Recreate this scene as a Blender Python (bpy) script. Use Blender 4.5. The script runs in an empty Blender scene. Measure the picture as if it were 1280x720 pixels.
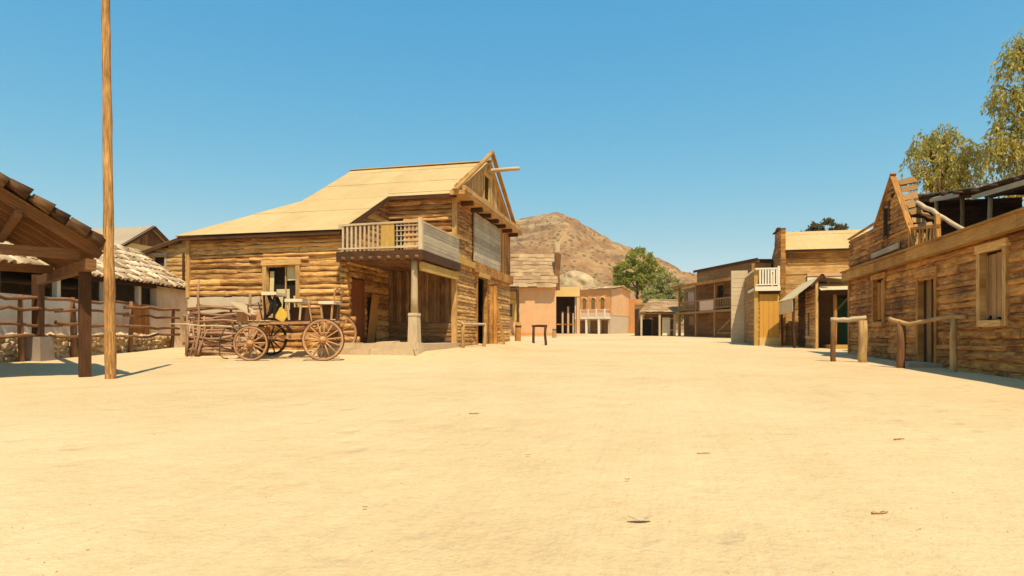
import bpy, math, random
from mathutils import Vector, Matrix, noise
random.seed(7)
R = random.uniform
sc = bpy.context.scene
col = sc.collection
YAW = math.radians(13.0)
CS, SN = math.cos(YAW), math.sin(YAW)
F_PX = 800.0

def c2w(cx, cy):                      # viewer-aligned metres -> town metres (streets run along +Y)
    return (cx*CS - cy*SN, cx*SN + cy*CS)
def w2c(x, y):
    return (x*CS + y*SN, -x*SN + y*CS)
def sstep(t):
    t = max(0.0, min(1.0, t)); return t*t*(3-2*t)
def rectdist(x, y, x0, y0, x1, y1):
    dx = max(x0-x, 0, x-x1); dy = max(y0-y, 0, y-y1)
    return math.hypot(dx, dy)
def G(x, y):                          # height of the sandy ground
    cx, cy = w2c(x, y)
    t = cy
    if t > 80: t = 80 + 12*(1-math.exp(-(t-80)/12))
    if t < -5: t = -5
    z = 0.0165*t
    z += 0.22*sstep(1-rectdist(x, y, -15.5, 18.4, -7.0, 31)/1.9)
    z += 0.10*sstep(1-rectdist(x, y, -24, 10, -17.0, 26)/3.0)
    z += 0.018*noise.noise(Vector((x*0.35, y*0.35, 3))) + 0.008*noise.noise(Vector((x*1.3, y*1.3, 9)))
    return z
def Gc(cx, cy): return G(*c2w(cx, cy))

# ------------------------------------------------------------------ materials
def newmat(name):
    m = bpy.data.materials.new(name); m.use_nodes = True
    nt = m.node_tree
    b = nt.nodes['Principled BSDF']
    b.inputs['Roughness'].default_value = 0.85
    try: b.inputs['Specular IOR Level'].default_value = 0.25
    except Exception: pass
    return m, nt, b
def N(nt, t, **kw):
    n = nt.nodes.new(t)
    for k, v in kw.items(): setattr(n, k, v)
    return n
def mixrgb(nt, blend, fac, a, b):
    n = N(nt, 'ShaderNodeMix', data_type='RGBA', blend_type=blend)
    for i, v in ((0, fac), (6, a), (7, b)):
        if isinstance(v, (int, float)): n.inputs[i].default_value = v
        elif isinstance(v, tuple): n.inputs[i].default_value = (*v[:3], 1)
        else: nt.links.new(v, n.inputs[i])
    return n.outputs[2]
def mth(nt, op, a, b=0.5):
    n = N(nt, 'ShaderNodeMath', operation=op)
    for i, v in ((0, a), (1, b)):
        if isinstance(v, (int, float)): n.inputs[i].default_value = v
        else: nt.links.new(v, n.inputs[i])
    return n.outputs[0]
def noi(nt, vec, scale, detail=5, rough=0.6):
    n = N(nt, 'ShaderNodeTexNoise'); n.inputs['Scale'].default_value = scale
    n.inputs['Detail'].default_value = detail; n.inputs['Roughness'].default_value = rough
    if vec is not None: nt.links.new(vec, n.inputs['Vector'])
    return n.outputs['Fac']
def mapping(nt, vec, scale):
    n = N(nt, 'ShaderNodeMapping'); n.inputs['Scale'].default_value = scale
    nt.links.new(vec, n.inputs['Vector']); return n.outputs[0]
def ramp(nt, fac, stops):
    n = N(nt, 'ShaderNodeValToRGB'); e = n.color_ramp.elements
    while len(e) > 1: e.remove(e[-1])
    e[0].position = stops[0][0]; e[0].color = (*stops[0][1], 1)
    for p, c in stops[1:]:
        k = e.new(p); k.color = (*c, 1)
    nt.links.new(fac, n.inputs[0]); return n.outputs[0]
def bump(nt, b, h, strength, dist=0.02):
    n = N(nt, 'ShaderNodeBump'); n.inputs['Strength'].default_value = strength
    n.inputs['Distance'].default_value = dist
    nt.links.new(h, n.inputs['Height']); nt.links.new(n.outputs[0], b.inputs['Normal'])

def wood(name, dark, light, grain=0.9, var=0.6, rough=0.85, stain=0.35, gv=22):
    m, nt, b = newmat(name)
    tc = N(nt, 'ShaderNodeTexCoord'); geo = N(nt, 'ShaderNodeNewGeometry')
    rnd = geo.outputs['Random Per Island']
    add = N(nt, 'ShaderNodeVectorMath', operation='ADD')
    cmb = N(nt, 'ShaderNodeCombineXYZ'); k = mth(nt, 'MULTIPLY', rnd, 37.0)
    nt.links.new(k, cmb.inputs[0]); nt.links.new(k, cmb.inputs[1])
    nt.links.new(tc.outputs['UV'], add.inputs[0]); nt.links.new(cmb.outputs[0], add.inputs[1])
    g = noi(nt, mapping(nt, add.outputs[0], (1.1, gv, 1)), 2.2, 6, 0.65)
    st = noi(nt, tc.outputs['Object'], 0.9, 4, 0.6)
    f = mth(nt, 'MULTIPLY', rnd, var)
    f = mth(nt, 'ADD', f, mth(nt, 'MULTIPLY', mth(nt, 'SUBTRACT', g, 0.5), grain*1.8))
    f = mth(nt, 'ADD', f, mth(nt, 'MULTIPLY', mth(nt, 'SUBTRACT', st, 0.5), stain*2.2))
    f = mth(nt, 'ADD', f, 0.5 - var/2)
    mid = tuple((p+q)/2*0.96 for p, q in zip(dark, light))
    c = ramp(nt, f, [(0.0, tuple(x*0.55 for x in dark)), (0.25, dark), (0.55, mid), (0.85, light), (1.0, tuple(min(1, x*1.18) for x in light))])
    nt.links.new(c, b.inputs['Base Color']); b.inputs['Roughness'].default_value = rough
    bump(nt, b, g, 0.5, 0.012)
    return m
def plain(name, c, var=0.15, scale=3.0, rough=0.85, bumpy=0.3, dirt=None, dscale=0.8):
    m, nt, b = newmat(name)
    tc = N(nt, 'ShaderNodeTexCoord')
    n1 = noi(nt, tc.outputs['Object'], scale, 6, 0.65); n2 = noi(nt, tc.outputs['Object'], dscale, 5, 0.65)
    cc = ramp(nt, n1, [(0.25, tuple(x*(1-var) for x in c)), (0.75, tuple(min(1, x*(1+var)) for x in c))])
    if dirt:
        cc = mixrgb(nt, 'MIX', ramp(nt, n2, [(0.45, (0, 0, 0)), (0.72, (0.8, 0.8, 0.8))]), cc, dirt)
    nt.links.new(cc, b.inputs['Base Color']); b.inputs['Roughness'].default_value = rough
    bump(nt, b, noi(nt, tc.outputs['Object'], scale*6, 4, 0.6), bumpy, 0.02)
    return m
def sheetmetal(name, c1, c2, pitch=60.0, rough=0.7, rust=(0.33, 0.17, 0.06)):
    m, nt, b = newmat(name)
    tc = N(nt, 'ShaderNodeTexCoord'); geo = N(nt, 'ShaderNodeNewGeometry')
    rnd = geo.outputs['Random Per Island']
    n1 = noi(nt, tc.outputs['Object'], 1.1, 6, 0.65)
    st = noi(nt, mapping(nt, tc.outputs['UV'], (9, 0.5, 1)), 1.5, 4, 0.6)
    f = mth(nt, 'ADD', mth(nt, 'MULTIPLY', rnd, 0.14), mth(nt, 'MULTIPLY', n1, 0.72))
    c = ramp(nt, f, [(0.2, c1), (0.75, c2)])
    c = mixrgb(nt, 'MIX', ramp(nt, mth(nt, 'MULTIPLY', st, n1), [(0.27, (0, 0, 0)), (0.50, (0.55, 0.55, 0.55))]), c, rust)
    nt.links.new(c, b.inputs['Base Color']); b.inputs['Roughness'].default_value = rough
    sx = N(nt, 'ShaderNodeSeparateXYZ'); nt.links.new(tc.outputs['UV'], sx.inputs[0])
    w = mth(nt, 'SINE', mth(nt, 'MULTIPLY', sx.outputs[0], pitch))
    bump(nt, b, w, 0.35, 0.02)
    return m
def leafmat(name, stops):
    m, nt, b = newmat(name)
    geo = N(nt, 'ShaderNodeNewGeometry'); tc = N(nt, 'ShaderNodeTexCoord')
    n = noi(nt, tc.outputs['Object'], 0.7, 3, 0.6)
    f = mth(nt, 'ADD', mth(nt, 'MULTIPLY', geo.outputs['Random Per Island'], 0.6), mth(nt, 'MULTIPLY', n, 0.45))
    c = ramp(nt, f, stops)
    nt.links.new(c, b.inputs['Base Color']); b.inputs['Roughness'].default_value = 0.6
    tr = N(nt, 'ShaderNodeBsdfTranslucent'); nt.links.new(c, tr.inputs[0])
    mx = N(nt, 'ShaderNodeMixShader'); mx.inputs[0].default_value = 0.45
    nt.links.new(b.outputs[0], mx.inputs[1]); nt.links.new(tr.outputs[0], mx.inputs[2])
    nt.links.new(mx.outputs[0], nt.nodes['Material Output'].inputs[0])
    return m

M = {}
M['log'] = wood('honey log siding', (0.28, 0.115, 0.027), (0.78, 0.425, 0.130), var=0.58, stain=0.35, grain=1.2)
M['log_tan'] = wood('tan thin siding', (0.34, 0.165, 0.045), (0.78, 0.465, 0.16), var=0.45, grain=1.1)
M['log_shade'] = wood('shade darkened boards', (0.13, 0.062, 0.02), (0.36, 0.19, 0.07), var=0.5)  # darkened colour deepens the shade under balcony and shelter roof, and in openings
M['backing'] = wood('dark backing boards', (0.06, 0.03, 0.012), (0.13, 0.07, 0.028))
M['brown'] = wood('weathered brown planks', (0.21, 0.080, 0.016), (0.60, 0.285, 0.066), var=0.42, stain=0.55, grain=1.2)
M['cornice'] = wood('warm brown cornice board', (0.28, 0.125, 0.026), (0.58, 0.31, 0.075), stain=0.5, var=0.3)
M['darkwood'] = wood('old dark timber', (0.045, 0.018, 0.006), (0.125, 0.052, 0.016))
M['beamwood'] = wood('reddish rafters', (0.13, 0.055, 0.018), (0.28, 0.13, 0.045))
M['redwood'] = wood('red brown door paint', (0.16, 0.045, 0.012), (0.30, 0.09, 0.022), var=0.3)
M['orangewood'] = wood('orange varnished post', (0.36, 0.15, 0.03), (0.58, 0.27, 0.06))
M['polewood'] = wood('pole timber', (0.25, 0.115, 0.032), (0.62, 0.335, 0.105), var=0.3, stain=0.7, gv=16, grain=1.2)
M['palewood'] = wood('pale weathered timber', (0.42, 0.29, 0.15), (0.68, 0.52, 0.31), var=0.4)
M['greywood'] = wood('silver grey planks', (0.31, 0.235, 0.15), (0.56, 0.455, 0.30), var=0.5)
M['yellowwood'] = wood('yellow ochre boards', (0.44, 0.25, 0.055), (0.66, 0.41, 0.11), var=0.4)
M['branch'] = wood('dry branches', (0.18, 0.085, 0.040), (0.50, 0.29, 0.15), var=0.8)
M['fencewood'] = wood('dark fence branches', (0.12, 0.052, 0.020), (0.34, 0.17, 0.075), var=0.8)
M['railwood'] = wood('peeled rail wood', (0.30, 0.16, 0.05), (0.60, 0.38, 0.15), var=0.4, gv=8)
M['farbrown'] = wood('dull brown boards', (0.25, 0.125, 0.040), (0.44, 0.24, 0.09), var=0.4)
M['wheel'] = wood('faded red wheel wood', (0.32, 0.135, 0.05), (0.64, 0.36, 0.155), var=0.6)
M['iron'] = plain('rusty iron', (0.06, 0.035, 0.022), 0.4, 8, 0.6)
M['blackiron'] = plain('black ironwork', (0.018, 0.013, 0.010), 0.3, 8, 0.5)
M['roof'] = sheetmetal('sandy sheet roof', (0.46, 0.30, 0.115), (0.66, 0.465, 0.20), rust=(0.36, 0.22, 0.085))
M['tin'] = sheetmetal('pale tin', (0.52, 0.39, 0.21), (0.70, 0.55, 0.32))
M['greyroof'] = sheetmetal('grey brown roof', (0.34, 0.25, 0.15), (0.50, 0.39, 0.26))
M['tile'] = wood('clay barrel tiles', (0.46, 0.30, 0.15), (0.84, 0.65, 0.41), var=0.8, gv=4)
M['tiledark'] = wood('dark old tiles', (0.08, 0.036, 0.012), (0.25, 0.135, 0.048), var=0.8, gv=4)  # deep brown, darker than the stable roof tiles
M['shingle'] = wood('weathered shingles', (0.28, 0.165, 0.075), (0.50, 0.325, 0.16), var=0.35, stain=0.5)
M['thatch'] = wood('pale thatch', (0.26, 0.175, 0.085), (0.50, 0.36, 0.19), var=0.4, stain=0.8, gv=6)
M['white'] = plain('limewash', (0.84, 0.73, 0.57), 0.06, 2, 0.9, 0.25, dirt=(0.55, 0.40, 0.24))
M['plaster'] = plain('sandy plaster', (0.62, 0.46, 0.27), 0.10, 2.5, 0.9, 0.4, dirt=(0.70, 0.58, 0.40))
M['pink'] = plain('pink orange plaster', (0.68, 0.365, 0.165), 0.12, 1.2, 0.9, 0.35, dirt=(0.56, 0.40, 0.24))
M['orange'] = plain('burnt orange plaster', (0.64, 0.28, 0.085), 0.12, 1.2, 0.9, 0.35, dirt=(0.50, 0.30, 0.14))
M['greyplaster'] = plain('buff grey plaster', (0.52, 0.40, 0.26), 0.08, 1.5, 0.9, 0.25)
M['ochre'] = plain('ochre wall paint', (0.68, 0.46, 0.17), 0.08, 1.5, 0.9, 0.2)
M['doororange'] = plain('orange yellow door', (0.66, 0.32, 0.05), 0.07, 1.5, 0.8, 0.15)
M['creampaint'] = plain('cream paint', (0.78, 0.68, 0.50), 0.08, 3, 0.8, 0.2)
M['pinkboard'] = plain('faded pink board', (0.66, 0.44, 0.32), 0.08, 3, 0.8, 0.15)
M['green'] = plain('dark green door paint', (0.010, 0.060, 0.022), 0.25, 3, 0.6, 0.2)
M['dark'] = plain('dark interior', (0.028, 0.017, 0.010), 0.3, 2, 0.95, 0.1)  # near-black sheets in openings; the unlit rooms are put into the colour
M['plinth'] = plain('sandy stone ledge', (0.56, 0.41, 0.235), 0.14, 3, 0.95, 0.5)
M['concrete'] = plain('concrete', (0.30, 0.23, 0.17), 0.15, 4, 0.9, 0.3)
M['cloth'] = plain('old pale cushion', (0.72, 0.60, 0.40), 0.12, 6, 0.9, 0.3)
M['yellowpale'] = plain('pale yellow boards', (0.72, 0.58, 0.27), 0.12, 6, 0.8, 0.3)
M['yellowcloth'] = plain('yellow paint', (0.66, 0.42, 0.06), 0.12, 6, 0.8, 0.3)
M['glass'] = plain('dusty glass', (0.10, 0.09, 0.07), 0.3, 3, 0.25, 0.0)
M['bark'] = wood('bark', (0.08, 0.045, 0.022), (0.20, 0.12, 0.06), gv=8)
M['pepper'] = leafmat('weeping foliage', [(0.1, (0.12, 0.13, 0.020)), (0.4, (0.34, 0.32, 0.05)), (0.65, (0.54, 0.43, 0.085)), (1.0, (0.58, 0.38, 0.14))])
M['leaf'] = leafmat('green foliage', [(0.1, (0.15, 0.17, 0.02)), (0.5, (0.33, 0.33, 0.04)), (0.9, (0.50, 0.48, 0.09))])
M['leafgrey'] = leafmat('dusty green foliage', [(0.1, (0.20, 0.20, 0.055)), (0.5, (0.36, 0.35, 0.10)), (0.9, (0.50, 0.47, 0.16))])
M['leafdry'] = leafmat('dry foliage', [(0.1, (0.06, 0.045, 0.014)), (0.5, (0.14, 0.105, 0.03)), (0.9, (0.22, 0.17, 0.06))])

def sandmat():
    m, nt, b = newmat('trampled sand')
    tc = N(nt, 'ShaderNodeTexCoord'); o = tc.outputs['Object']
    big = noi(nt, o, 0.18, 5, 0.6); mid = noi(nt, o, 1.6, 6, 0.7); fine = noi(nt, o, 26, 5, 0.7)
    f = mth(nt, 'ADD', mth(nt, 'MULTIPLY', big, 0.42), mth(nt, 'ADD', mth(nt, 'MULTIPLY', mid, 0.30), mth(nt, 'MULTIPLY', fine, 0.30)))
    c = ramp(nt, f, [(0.34, (0.50, 0.335, 0.155)), (0.52, (0.64, 0.448, 0.225)), (0.70, (0.72, 0.53, 0.29))])
    v = N(nt, 'ShaderNodeTexVoronoi'); v.inputs['Scale'].default_value = 7.0
    nt.links.new(o, v.inputs['Vector'])
    spk = noi(nt, o, 90, 2, 0.5)
    c = mixrgb(nt, 'MIX', ramp(nt, spk, [(0.67, (0, 0, 0)), (0.76, (0.5, 0.5, 0.5))]), c, (0.34, 0.21, 0.09))
    nt.links.new(c, b.inputs['Base Color']); b.inputs['Roughness'].default_value = 0.95
    pr = N(nt, 'ShaderNodeTexVoronoi', feature='SMOOTH_F1'); pr.inputs['Scale'].default_value = 2.6; pr.inputs['Smoothness'].default_value = 0.35
    nt.links.new(mapping(nt, o, (1.0, 0.7, 1.0)), pr.inputs['Vector'])
    prints = ramp(nt, pr.outputs['Distance'], [(0.10, (0, 0, 0)), (0.30, (1, 1, 1))])
    patch = ramp(nt, noi(nt, o, 0.45, 3, 0.6), [(0.45, (0, 0, 0)), (0.60, (1, 1, 1))])
    prints = mixrgb(nt, 'MIX', patch, (1, 1, 1), prints)
    ruts = noi(nt, mapping(nt, o, (2.6, 0.10, 1)), 1.0, 4, 0.6)
    h = mth(nt, 'ADD', mth(nt, 'MULTIPLY', noi(nt, o, 4.5, 6, 0.72), 0.9), mth(nt, 'ADD', mth(nt, 'MULTIPLY', fine, 0.20), mth(nt, 'MULTIPLY', v.outputs['Distance'], 0.2)))
    h = mth(nt, 'ADD', h, mth(nt, 'ADD', mth(nt, 'MULTIPLY', prints, 0.9), mth(nt, 'MULTIPLY', ruts, 1.2)))
    bump(nt, b, h, 0.55, 0.085)
    return m
M['sand'] = sandmat()
def stonemat():
    m, nt, b = newmat('rubble stone')
    geo = N(nt, 'ShaderNodeNewGeometry'); tc = N(nt, 'ShaderNodeTexCoord')
    n = noi(nt, tc.outputs['Object'], 5, 5, 0.65)
    f = mth(nt, 'ADD', mth(nt, 'MULTIPLY', geo.outputs['Random Per Island'], 0.65), mth(nt, 'MULTIPLY', n, 0.4))
    c = ramp(nt, f, [(0.1, (0.32, 0.21, 0.11)), (0.5, (0.52, 0.37, 0.20)), (0.95, (0.70, 0.55, 0.33))])
    nt.links.new(c, b.inputs['Base Color']); bump(nt, b, noi(nt, tc.outputs['Object'], 14, 5, 0.7), 0.6, 0.03)
    return m
M['stone'] = stonemat()
def hillmat():
    m, nt, b = newmat('dry rocky hillside')
    tc = N(nt, 'ShaderNodeTexCoord'); o = tc.outputs['Object']
    big = noi(nt, o, 0.012, 6, 0.65); mid = noi(nt, o, 0.07, 6, 0.7)
    f = mth(nt, 'ADD', mth(nt, 'MULTIPLY', big, 0.55), mth(nt, 'MULTIPLY', mid, 0.5))
    c = ramp(nt, f, [(0.40, (0.22, 0.098, 0.032)), (0.51, (0.40, 0.20, 0.072)), (0.61, (0.58, 0.34, 0.135))])
    sep = N(nt, 'ShaderNodeSeparateXYZ'); nt.links.new(o, sep.inputs[0])
    lay = noi(nt, mapping(nt, o, (0.006, 0.006, 0.09)), 1.0, 5, 0.6)
    c = mixrgb(nt, 'MIX', ramp(nt, lay, [(0.54, (0, 0, 0)), (0.60, (0.8, 0.8, 0.8))]), c, (0.56, 0.39, 0.19))
    v = N(nt, 'ShaderNodeTexVoronoi'); v.inputs['Scale'].default_value = 0.30; v.inputs['Randomness'].default_value = 1
    nt.links.new(o, v.inputs['Vector'])
    pat = noi(nt, o, 0.03, 3, 0.6)
    sp = mth(nt, 'MULTIPLY', mth(nt, 'LESS_THAN', v.outputs['Distance'], 0.34), mth(nt, 'GREATER_THAN', pat, 0.40))
    c = mixrgb(nt, 'MIX', mth(nt, 'MULTIPLY', sp, 0.75), c, (0.15, 0.095, 0.036))
    nt.links.new(c, b.inputs['Base Color']); b.inputs['Roughness'].default_value = 1.0
    bump(nt, b, noi(nt, o, 0.10, 8, 0.75), 1.0, 5.0)
    return m
M['hill'] = hillmat()

# ------------------------------------------------------------------ objects
MATW = {}
def thing(name, label, cat, loc=(0, 0, 0), rotz=0.0, group=None, kind=None):
    o = bpy.data.objects.new(name, None); col.objects.link(o)
    o.empty_display_size = 0.3
    o.location = loc; o.rotation_euler = (0, 0, rotz)
    o['label'] = label; o['category'] = cat
    if group: o['group'] = group
    if kind: o['kind'] = kind
    MATW[o] = Matrix.Translation(Vector(loc)) @ Matrix.Rotation(rotz, 4, 'Z')
    return o
CAM = Matrix.Rotation(YAW, 4, 'Z')

class MB:
    def __init__(s): s.v = []; s.f = []; s.uv = []; s.sm = []
    def add(s, vs, fs, uvs, smooth=False):
        o = len(s.v); s.v += [Vector(p) for p in vs]
        for f, u in zip(fs, uvs):
            s.f.append([i+o for i in f]); s.uv.append(u); s.sm.append(smooth)
    def beam(s, p, q, w, h, up=(0, 0, 1), taper=1.0, jit=0.0):
        p = Vector(p); q = Vector(q); d = q-p; L = d.length; d.normalize()
        up = Vector(up)
        if abs(d.dot(up)) > 0.98: up = Vector((1, 0, 0)) if abs(d.x) < 0.9 else Vector((0, 1, 0))
        sd = d.cross(up).normalized(); u = sd.cross(d).normalized()
        vs = []
        for c, k in ((p, 1.0), (q, taper)):
            for a, b in ((-1, -1), (1, -1), (1, 1), (-1, 1)):
                vs.append(c + sd*(a*w/2*k + R(-jit, jit)) + u*(b*h/2*k + R(-jit, jit)))
        fs = [(0, 1, 5, 4), (1, 2, 6, 5), (2, 3, 7, 6), (3, 0, 4, 7), (3, 2, 1, 0), (4, 5, 6, 7)]
        o = R(0, 9)
        per = [0, w, w+h, 2*w+h, 2*w+2*h]
        uvs = []
        for i in range(4): uvs.append([(o, per[i]), (o, per[i+1]), (o+L, per[i+1]), (o+L, per[i])])
        uvs.append([(0, 0), (w, 0), (w, h), (0, h)]); uvs.append([(0, 0), (w, 0), (w, h), (0, h)])
        uvs[0] = [(o, 0), (o, w), (o+L, w), (o+L, 0)]
        s.add(vs, fs, uvs)
    def box(s, x0, y0, z0, x1, y1, z1):
        dx, dy, dz = x1-x0, y1-y0, z1-z0
        c = ((x0+x1)/2, (y0+y1)/2, (z0+z1)/2)
        if dz >= dx and dz >= dy: s.beam((c[0], c[1], z0), (c[0], c[1], z1), dy, dx) if False else s._bx((c[0], c[1], z0), (c[0], c[1], z1), dx, dy, 2)
        elif dx >= dy: s._bx((x0, c[1], c[2]), (x1, c[1], c[2]), dy, dz, 0)
        else: s._bx((c[0], y0, c[2]), (c[0], y1, c[2]), dx, dz, 1)
    def _bx(s, p, q, w, h, ax):
        if ax == 2:                      # w along x, h along y
            vs = [(p[0]+a*w/2, p[1]+b*h/2, z) for z in (p[2], q[2]) for a, b in ((-1, -1), (1, -1), (1, 1), (-1, 1))]
            L = q[2]-p[2]
        elif ax == 0:
            vs = [(x, p[1]+a*w/2, p[2]+b*h/2) for x in (p[0], q[0]) for a, b in ((-1, -1), (1, -1), (1, 1), (-1, 1))]
            L = q[0]-p[0]
        else:
            vs = [(p[0]-a*w/2, y, p[2]+b*h/2) for y in (p[1], q[1]) for a, b in ((-1, -1), (1, -1), (1, 1), (-1, 1))]
            L = q[1]-p[1]
        o = R(0, 9)
        fs = [(0, 1, 5, 4), (1, 2, 6, 5), (2, 3, 7, 6), (3, 0, 4, 7), (3, 2, 1, 0), (4, 5, 6, 7)]
        per = [0, w, w+h, 2*w+h, 2*w+2*h]
        uvs = [[(o, per[i]), (o, per[i+1]), (o+L, per[i+1]), (o+L, per[i])] for i in range(4)]
        uvs += [[(0, 0), (w, 0), (w, h), (0, h)]]*2
        s.add(vs, fs, uvs)
    def tube(s, pts, radii, n=8, smooth=True, caps=True):
        pts = [Vector(p) for p in pts]
        if isinstance(radii, (int, float)): radii = [radii]*len(pts)
        vs = []; ref = None; dist = 0; ds = []
        for i, p in enumerate(pts):
            d = (pts[min(i+1, len(pts)-1)] - pts[max(i-1, 0)]).normalized()
            if ref is None:
                ref = Vector((0, 0, 1)) if abs(d.z) < 0.9 else Vector((1, 0, 0))
            sd = d.cross(ref).normalized(); u = sd.cross(d).normalized(); ref = u
            if i: dist += (p-pts[i-1]).length
            ds.append(dist)
            for k in range(n):
                a = 2*math.pi*k/n
                vs.append(p + (sd*math.cos(a)+u*math.sin(a))*radii[i])
        fs = []; uvs = []; o = R(0, 9)
        for i in range(len(pts)-1):
            c = 2*math.pi*max(radii[i], 0.01)
            for k in range(n):
                k2 = (k+1) % n
                fs.append((i*n+k, i*n+k2, (i+1)*n+k2, (i+1)*n+k))
                uvs.append([(o+ds[i], c*k/n), (o+ds[i], c*(k+1)/n), (o+ds[i+1], c*(k+1)/n), (o+ds[i+1], c*k/n)])
        if caps:
            fs.append(tuple(range(n-1, -1, -1))); uvs.append([(0, 0.01*k) for k in range(n)])
            m = (len(pts)-1)*n
            fs.append(tuple(range(m, m+n))); uvs.append([(0, 0.01*k) for k in range(n)])
        s.add(vs, fs, uvs, smooth)
    def log(s, p, q, r0, r1=None, wob=0.02, n=8, segs=None):
        p = Vector(p); q = Vector(q); r1 = r0 if r1 is None else r1
        L = (q-p).length; segs = segs or max(3, int(L/0.45))
        pts = []; rr = []
        for i in range(segs+1):
            t = i/segs; k = math.sin(math.pi*t)
            j = Vector((R(-1, 1), R(-1, 1), R(-1, 1)))*wob*(0.3+k)
            pts.append(p.lerp(q, t)+j); rr.append((r0+(r1-r0)*t)*R(0.92, 1.08))
        s.tube(pts, rr, n)
    def prism(s, pts, off, uv=None, smooth=False):       # polygon pts extruded by vector off
        pts = [Vector(p) for p in pts]; off = Vector(off); n = len(pts)
        uv = uv or [(0.1*i, 0.1*i) for i in range(n)]
        vs = pts+[p+off for p in pts]
        nr = Vector((0, 0, 0))
        for i in range(n):
            a, b = pts[i], pts[(i+1) % n]
            nr += Vector(((a.y-b.y)*(a.z+b.z), (a.z-b.z)*(a.x+b.x), (a.x-b.x)*(a.y+b.y)))
        rev = nr.dot(off) < 0
        fs = [tuple(range(n-1, -1, -1)), tuple(range(n, 2*n))]
        uvs = [list(reversed(uv)), list(uv)]
        for i in range(n):
            j = (i+1) % n
            fs.append((i, j, n+j, n+i)); uvs.append([uv[i], uv[j], uv[j], uv[i]])
        if rev:
            fs = [tuple(reversed(f)) for f in fs]; uvs = [list(reversed(u)) for u in uvs]
        s.add(vs, fs, uvs, smooth)
    def build(s, name, mat, root, parent=None, space=None):
        """link as ONE mesh. root = the Empty whose frame is used; space = matrix of the coordinates (None: town metres, 'local': root's own)"""
        me = bpy.data.meshes.new(name)
        vs = s.v
        if root is not None and space != 'local':
            X = MATW[root].inverted() @ (space if space is not None else Matrix.Identity(4))
            vs = [X @ p for p in vs]
        elif space is not None and space != 'local':
            vs = [space @ p for p in vs]
        me.from_pydata([tuple(p) for p in vs], [], s.f)
        uvl = me.uv_layers.new(name='UVMap')
        flat = []
        for u in s.uv:
            for c in u: flat += [c[0], c[1]]
        uvl.data.foreach_set('uv', flat)
        me.polygons.foreach_set('use_smooth', s.sm)
        me.materials.append(mat); me.update()
        o = bpy.data.objects.new(name, me); col.objects.link(o)
        p = parent or root
        if p is not None: o.parent = p
        return o

# wall-plane mappings: (along, height, outward) -> point
def face_y(y):   return lambda x, z, d: Vector((x, y-d, z))          # faces -Y
def face_xp(x0): return lambda y, z, d: Vector((x0+d, y, z))         # faces +X
def face_xm(x0): return lambda y, z, d: Vector((x0-d, y, z))         # faces -X
def face_yp(y):  return lambda x, z, d: Vector((x, y+d, z))

def minus(a, b, cuts):
    iv = [(a, b)]
    for c0, c1 in cuts:
        out = []
        for p, q in iv:
            if c1 <= p or c0 >= q: out.append((p, q)); continue
            if c0 > p: out.append((p, c0))
            if c1 < q: out.append((c1, q))
        iv = out
    return [(p, q) for p, q in iv if q-p > 0.03]

def siding(mb, Mp, z0, z1, rowh, rng, opens=(), thick=(0.03, 0.06), wob=0.012, piece=(1.6, 3.6), flat=False, miss=0.0, swap=False, hv=0.2):
    """rows of boards; swap=True stands them upright (rng and opens stay in along/height terms)"""
    z = z0
    while z < z1-0.02:
        h = rowh*R(1-hv, 1+hv); zt = min(z+h, z1)
        if z1-zt < rowh*0.35: zt = z1
        h = zt-z; zm = (z+zt)/2
        xl, xr = rng(zm)
        if swap: cuts = [(o[2], o[3]) for o in opens if o[0] < zm < o[1]]
        else: cuts = [(o[0], o[1]) for o in opens if o[2] < zm < o[3]]
        for a, b in minus(xl, xr, cuts):
            x = a
            while x < b-0.01:
                e = min(b, x+R(*piece))
                if b-e < 0.5: e = b
                if R(0, 1) >= miss:
                    t = R(*thick); n = max(1, int((e-x)/(0.8 if flat else 0.3)))
                    tilt = R(-1, 1)*wob*0.8; end = R(0, 0.012)
                    prof = ((0, 0), (t, 0.0), (t*0.94, h*0.96), (0, h*0.99)) if flat else \
                           ((0, -0.01), (t*0.8, -0.005), (t*1.05, h*0.26), (t*0.85, h*0.62), (t*0.12, h*0.94), (0, h*0.97))
                    vs = []; np_ = len(prof)
                    for i in range(n+1):
                        f = i/n; xx = x+(e-x)*f - (end if i == n else 0)
                        wz = R(-wob, wob); wd = R(0.8, 1.2) if not flat else R(0.96, 1.04); wt = R(-wob, wob)
                        for k, (d, zz) in enumerate(prof):
                            up = wz if k <= 1 else (wt if k >= np_-2 else (wz+wt)/2)
                            q = z+zz+up*(0.6)+tilt*(f-0.5)
                            vs.append(Mp(q, xx, d*wd) if swap else Mp(xx, q, d*wd))
                    fs = []; uvs = []; o = R(0, 30)
                    for i in range(n):
                        u0 = o+(e-x)*i/n; u1 = o+(e-x)*(i+1)/n
                        for k in range(np_-1):
                            fs.append((i*np_+k, (i+1)*np_+k, (i+1)*np_+k+1, i*np_+k+1))
                            v0 = prof[k][1]+prof[k][0]; v1 = prof[k+1][1]-prof[k+1][0]*0.3
                            uvs.append([(u0, v0), (u1, v0), (u1, v1), (u0, v1)])
                    fs.append(tuple(range(np_-1, -1, -1))); uvs.append([(0, p[1]) for p in reversed(prof)])
                    fs.append(tuple(n*np_+k for k in range(np_))); uvs.append([(0, p[1]) for p in prof])
                    mb.add(vs, fs, uvs, False)
                x = e
        z = zt

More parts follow.
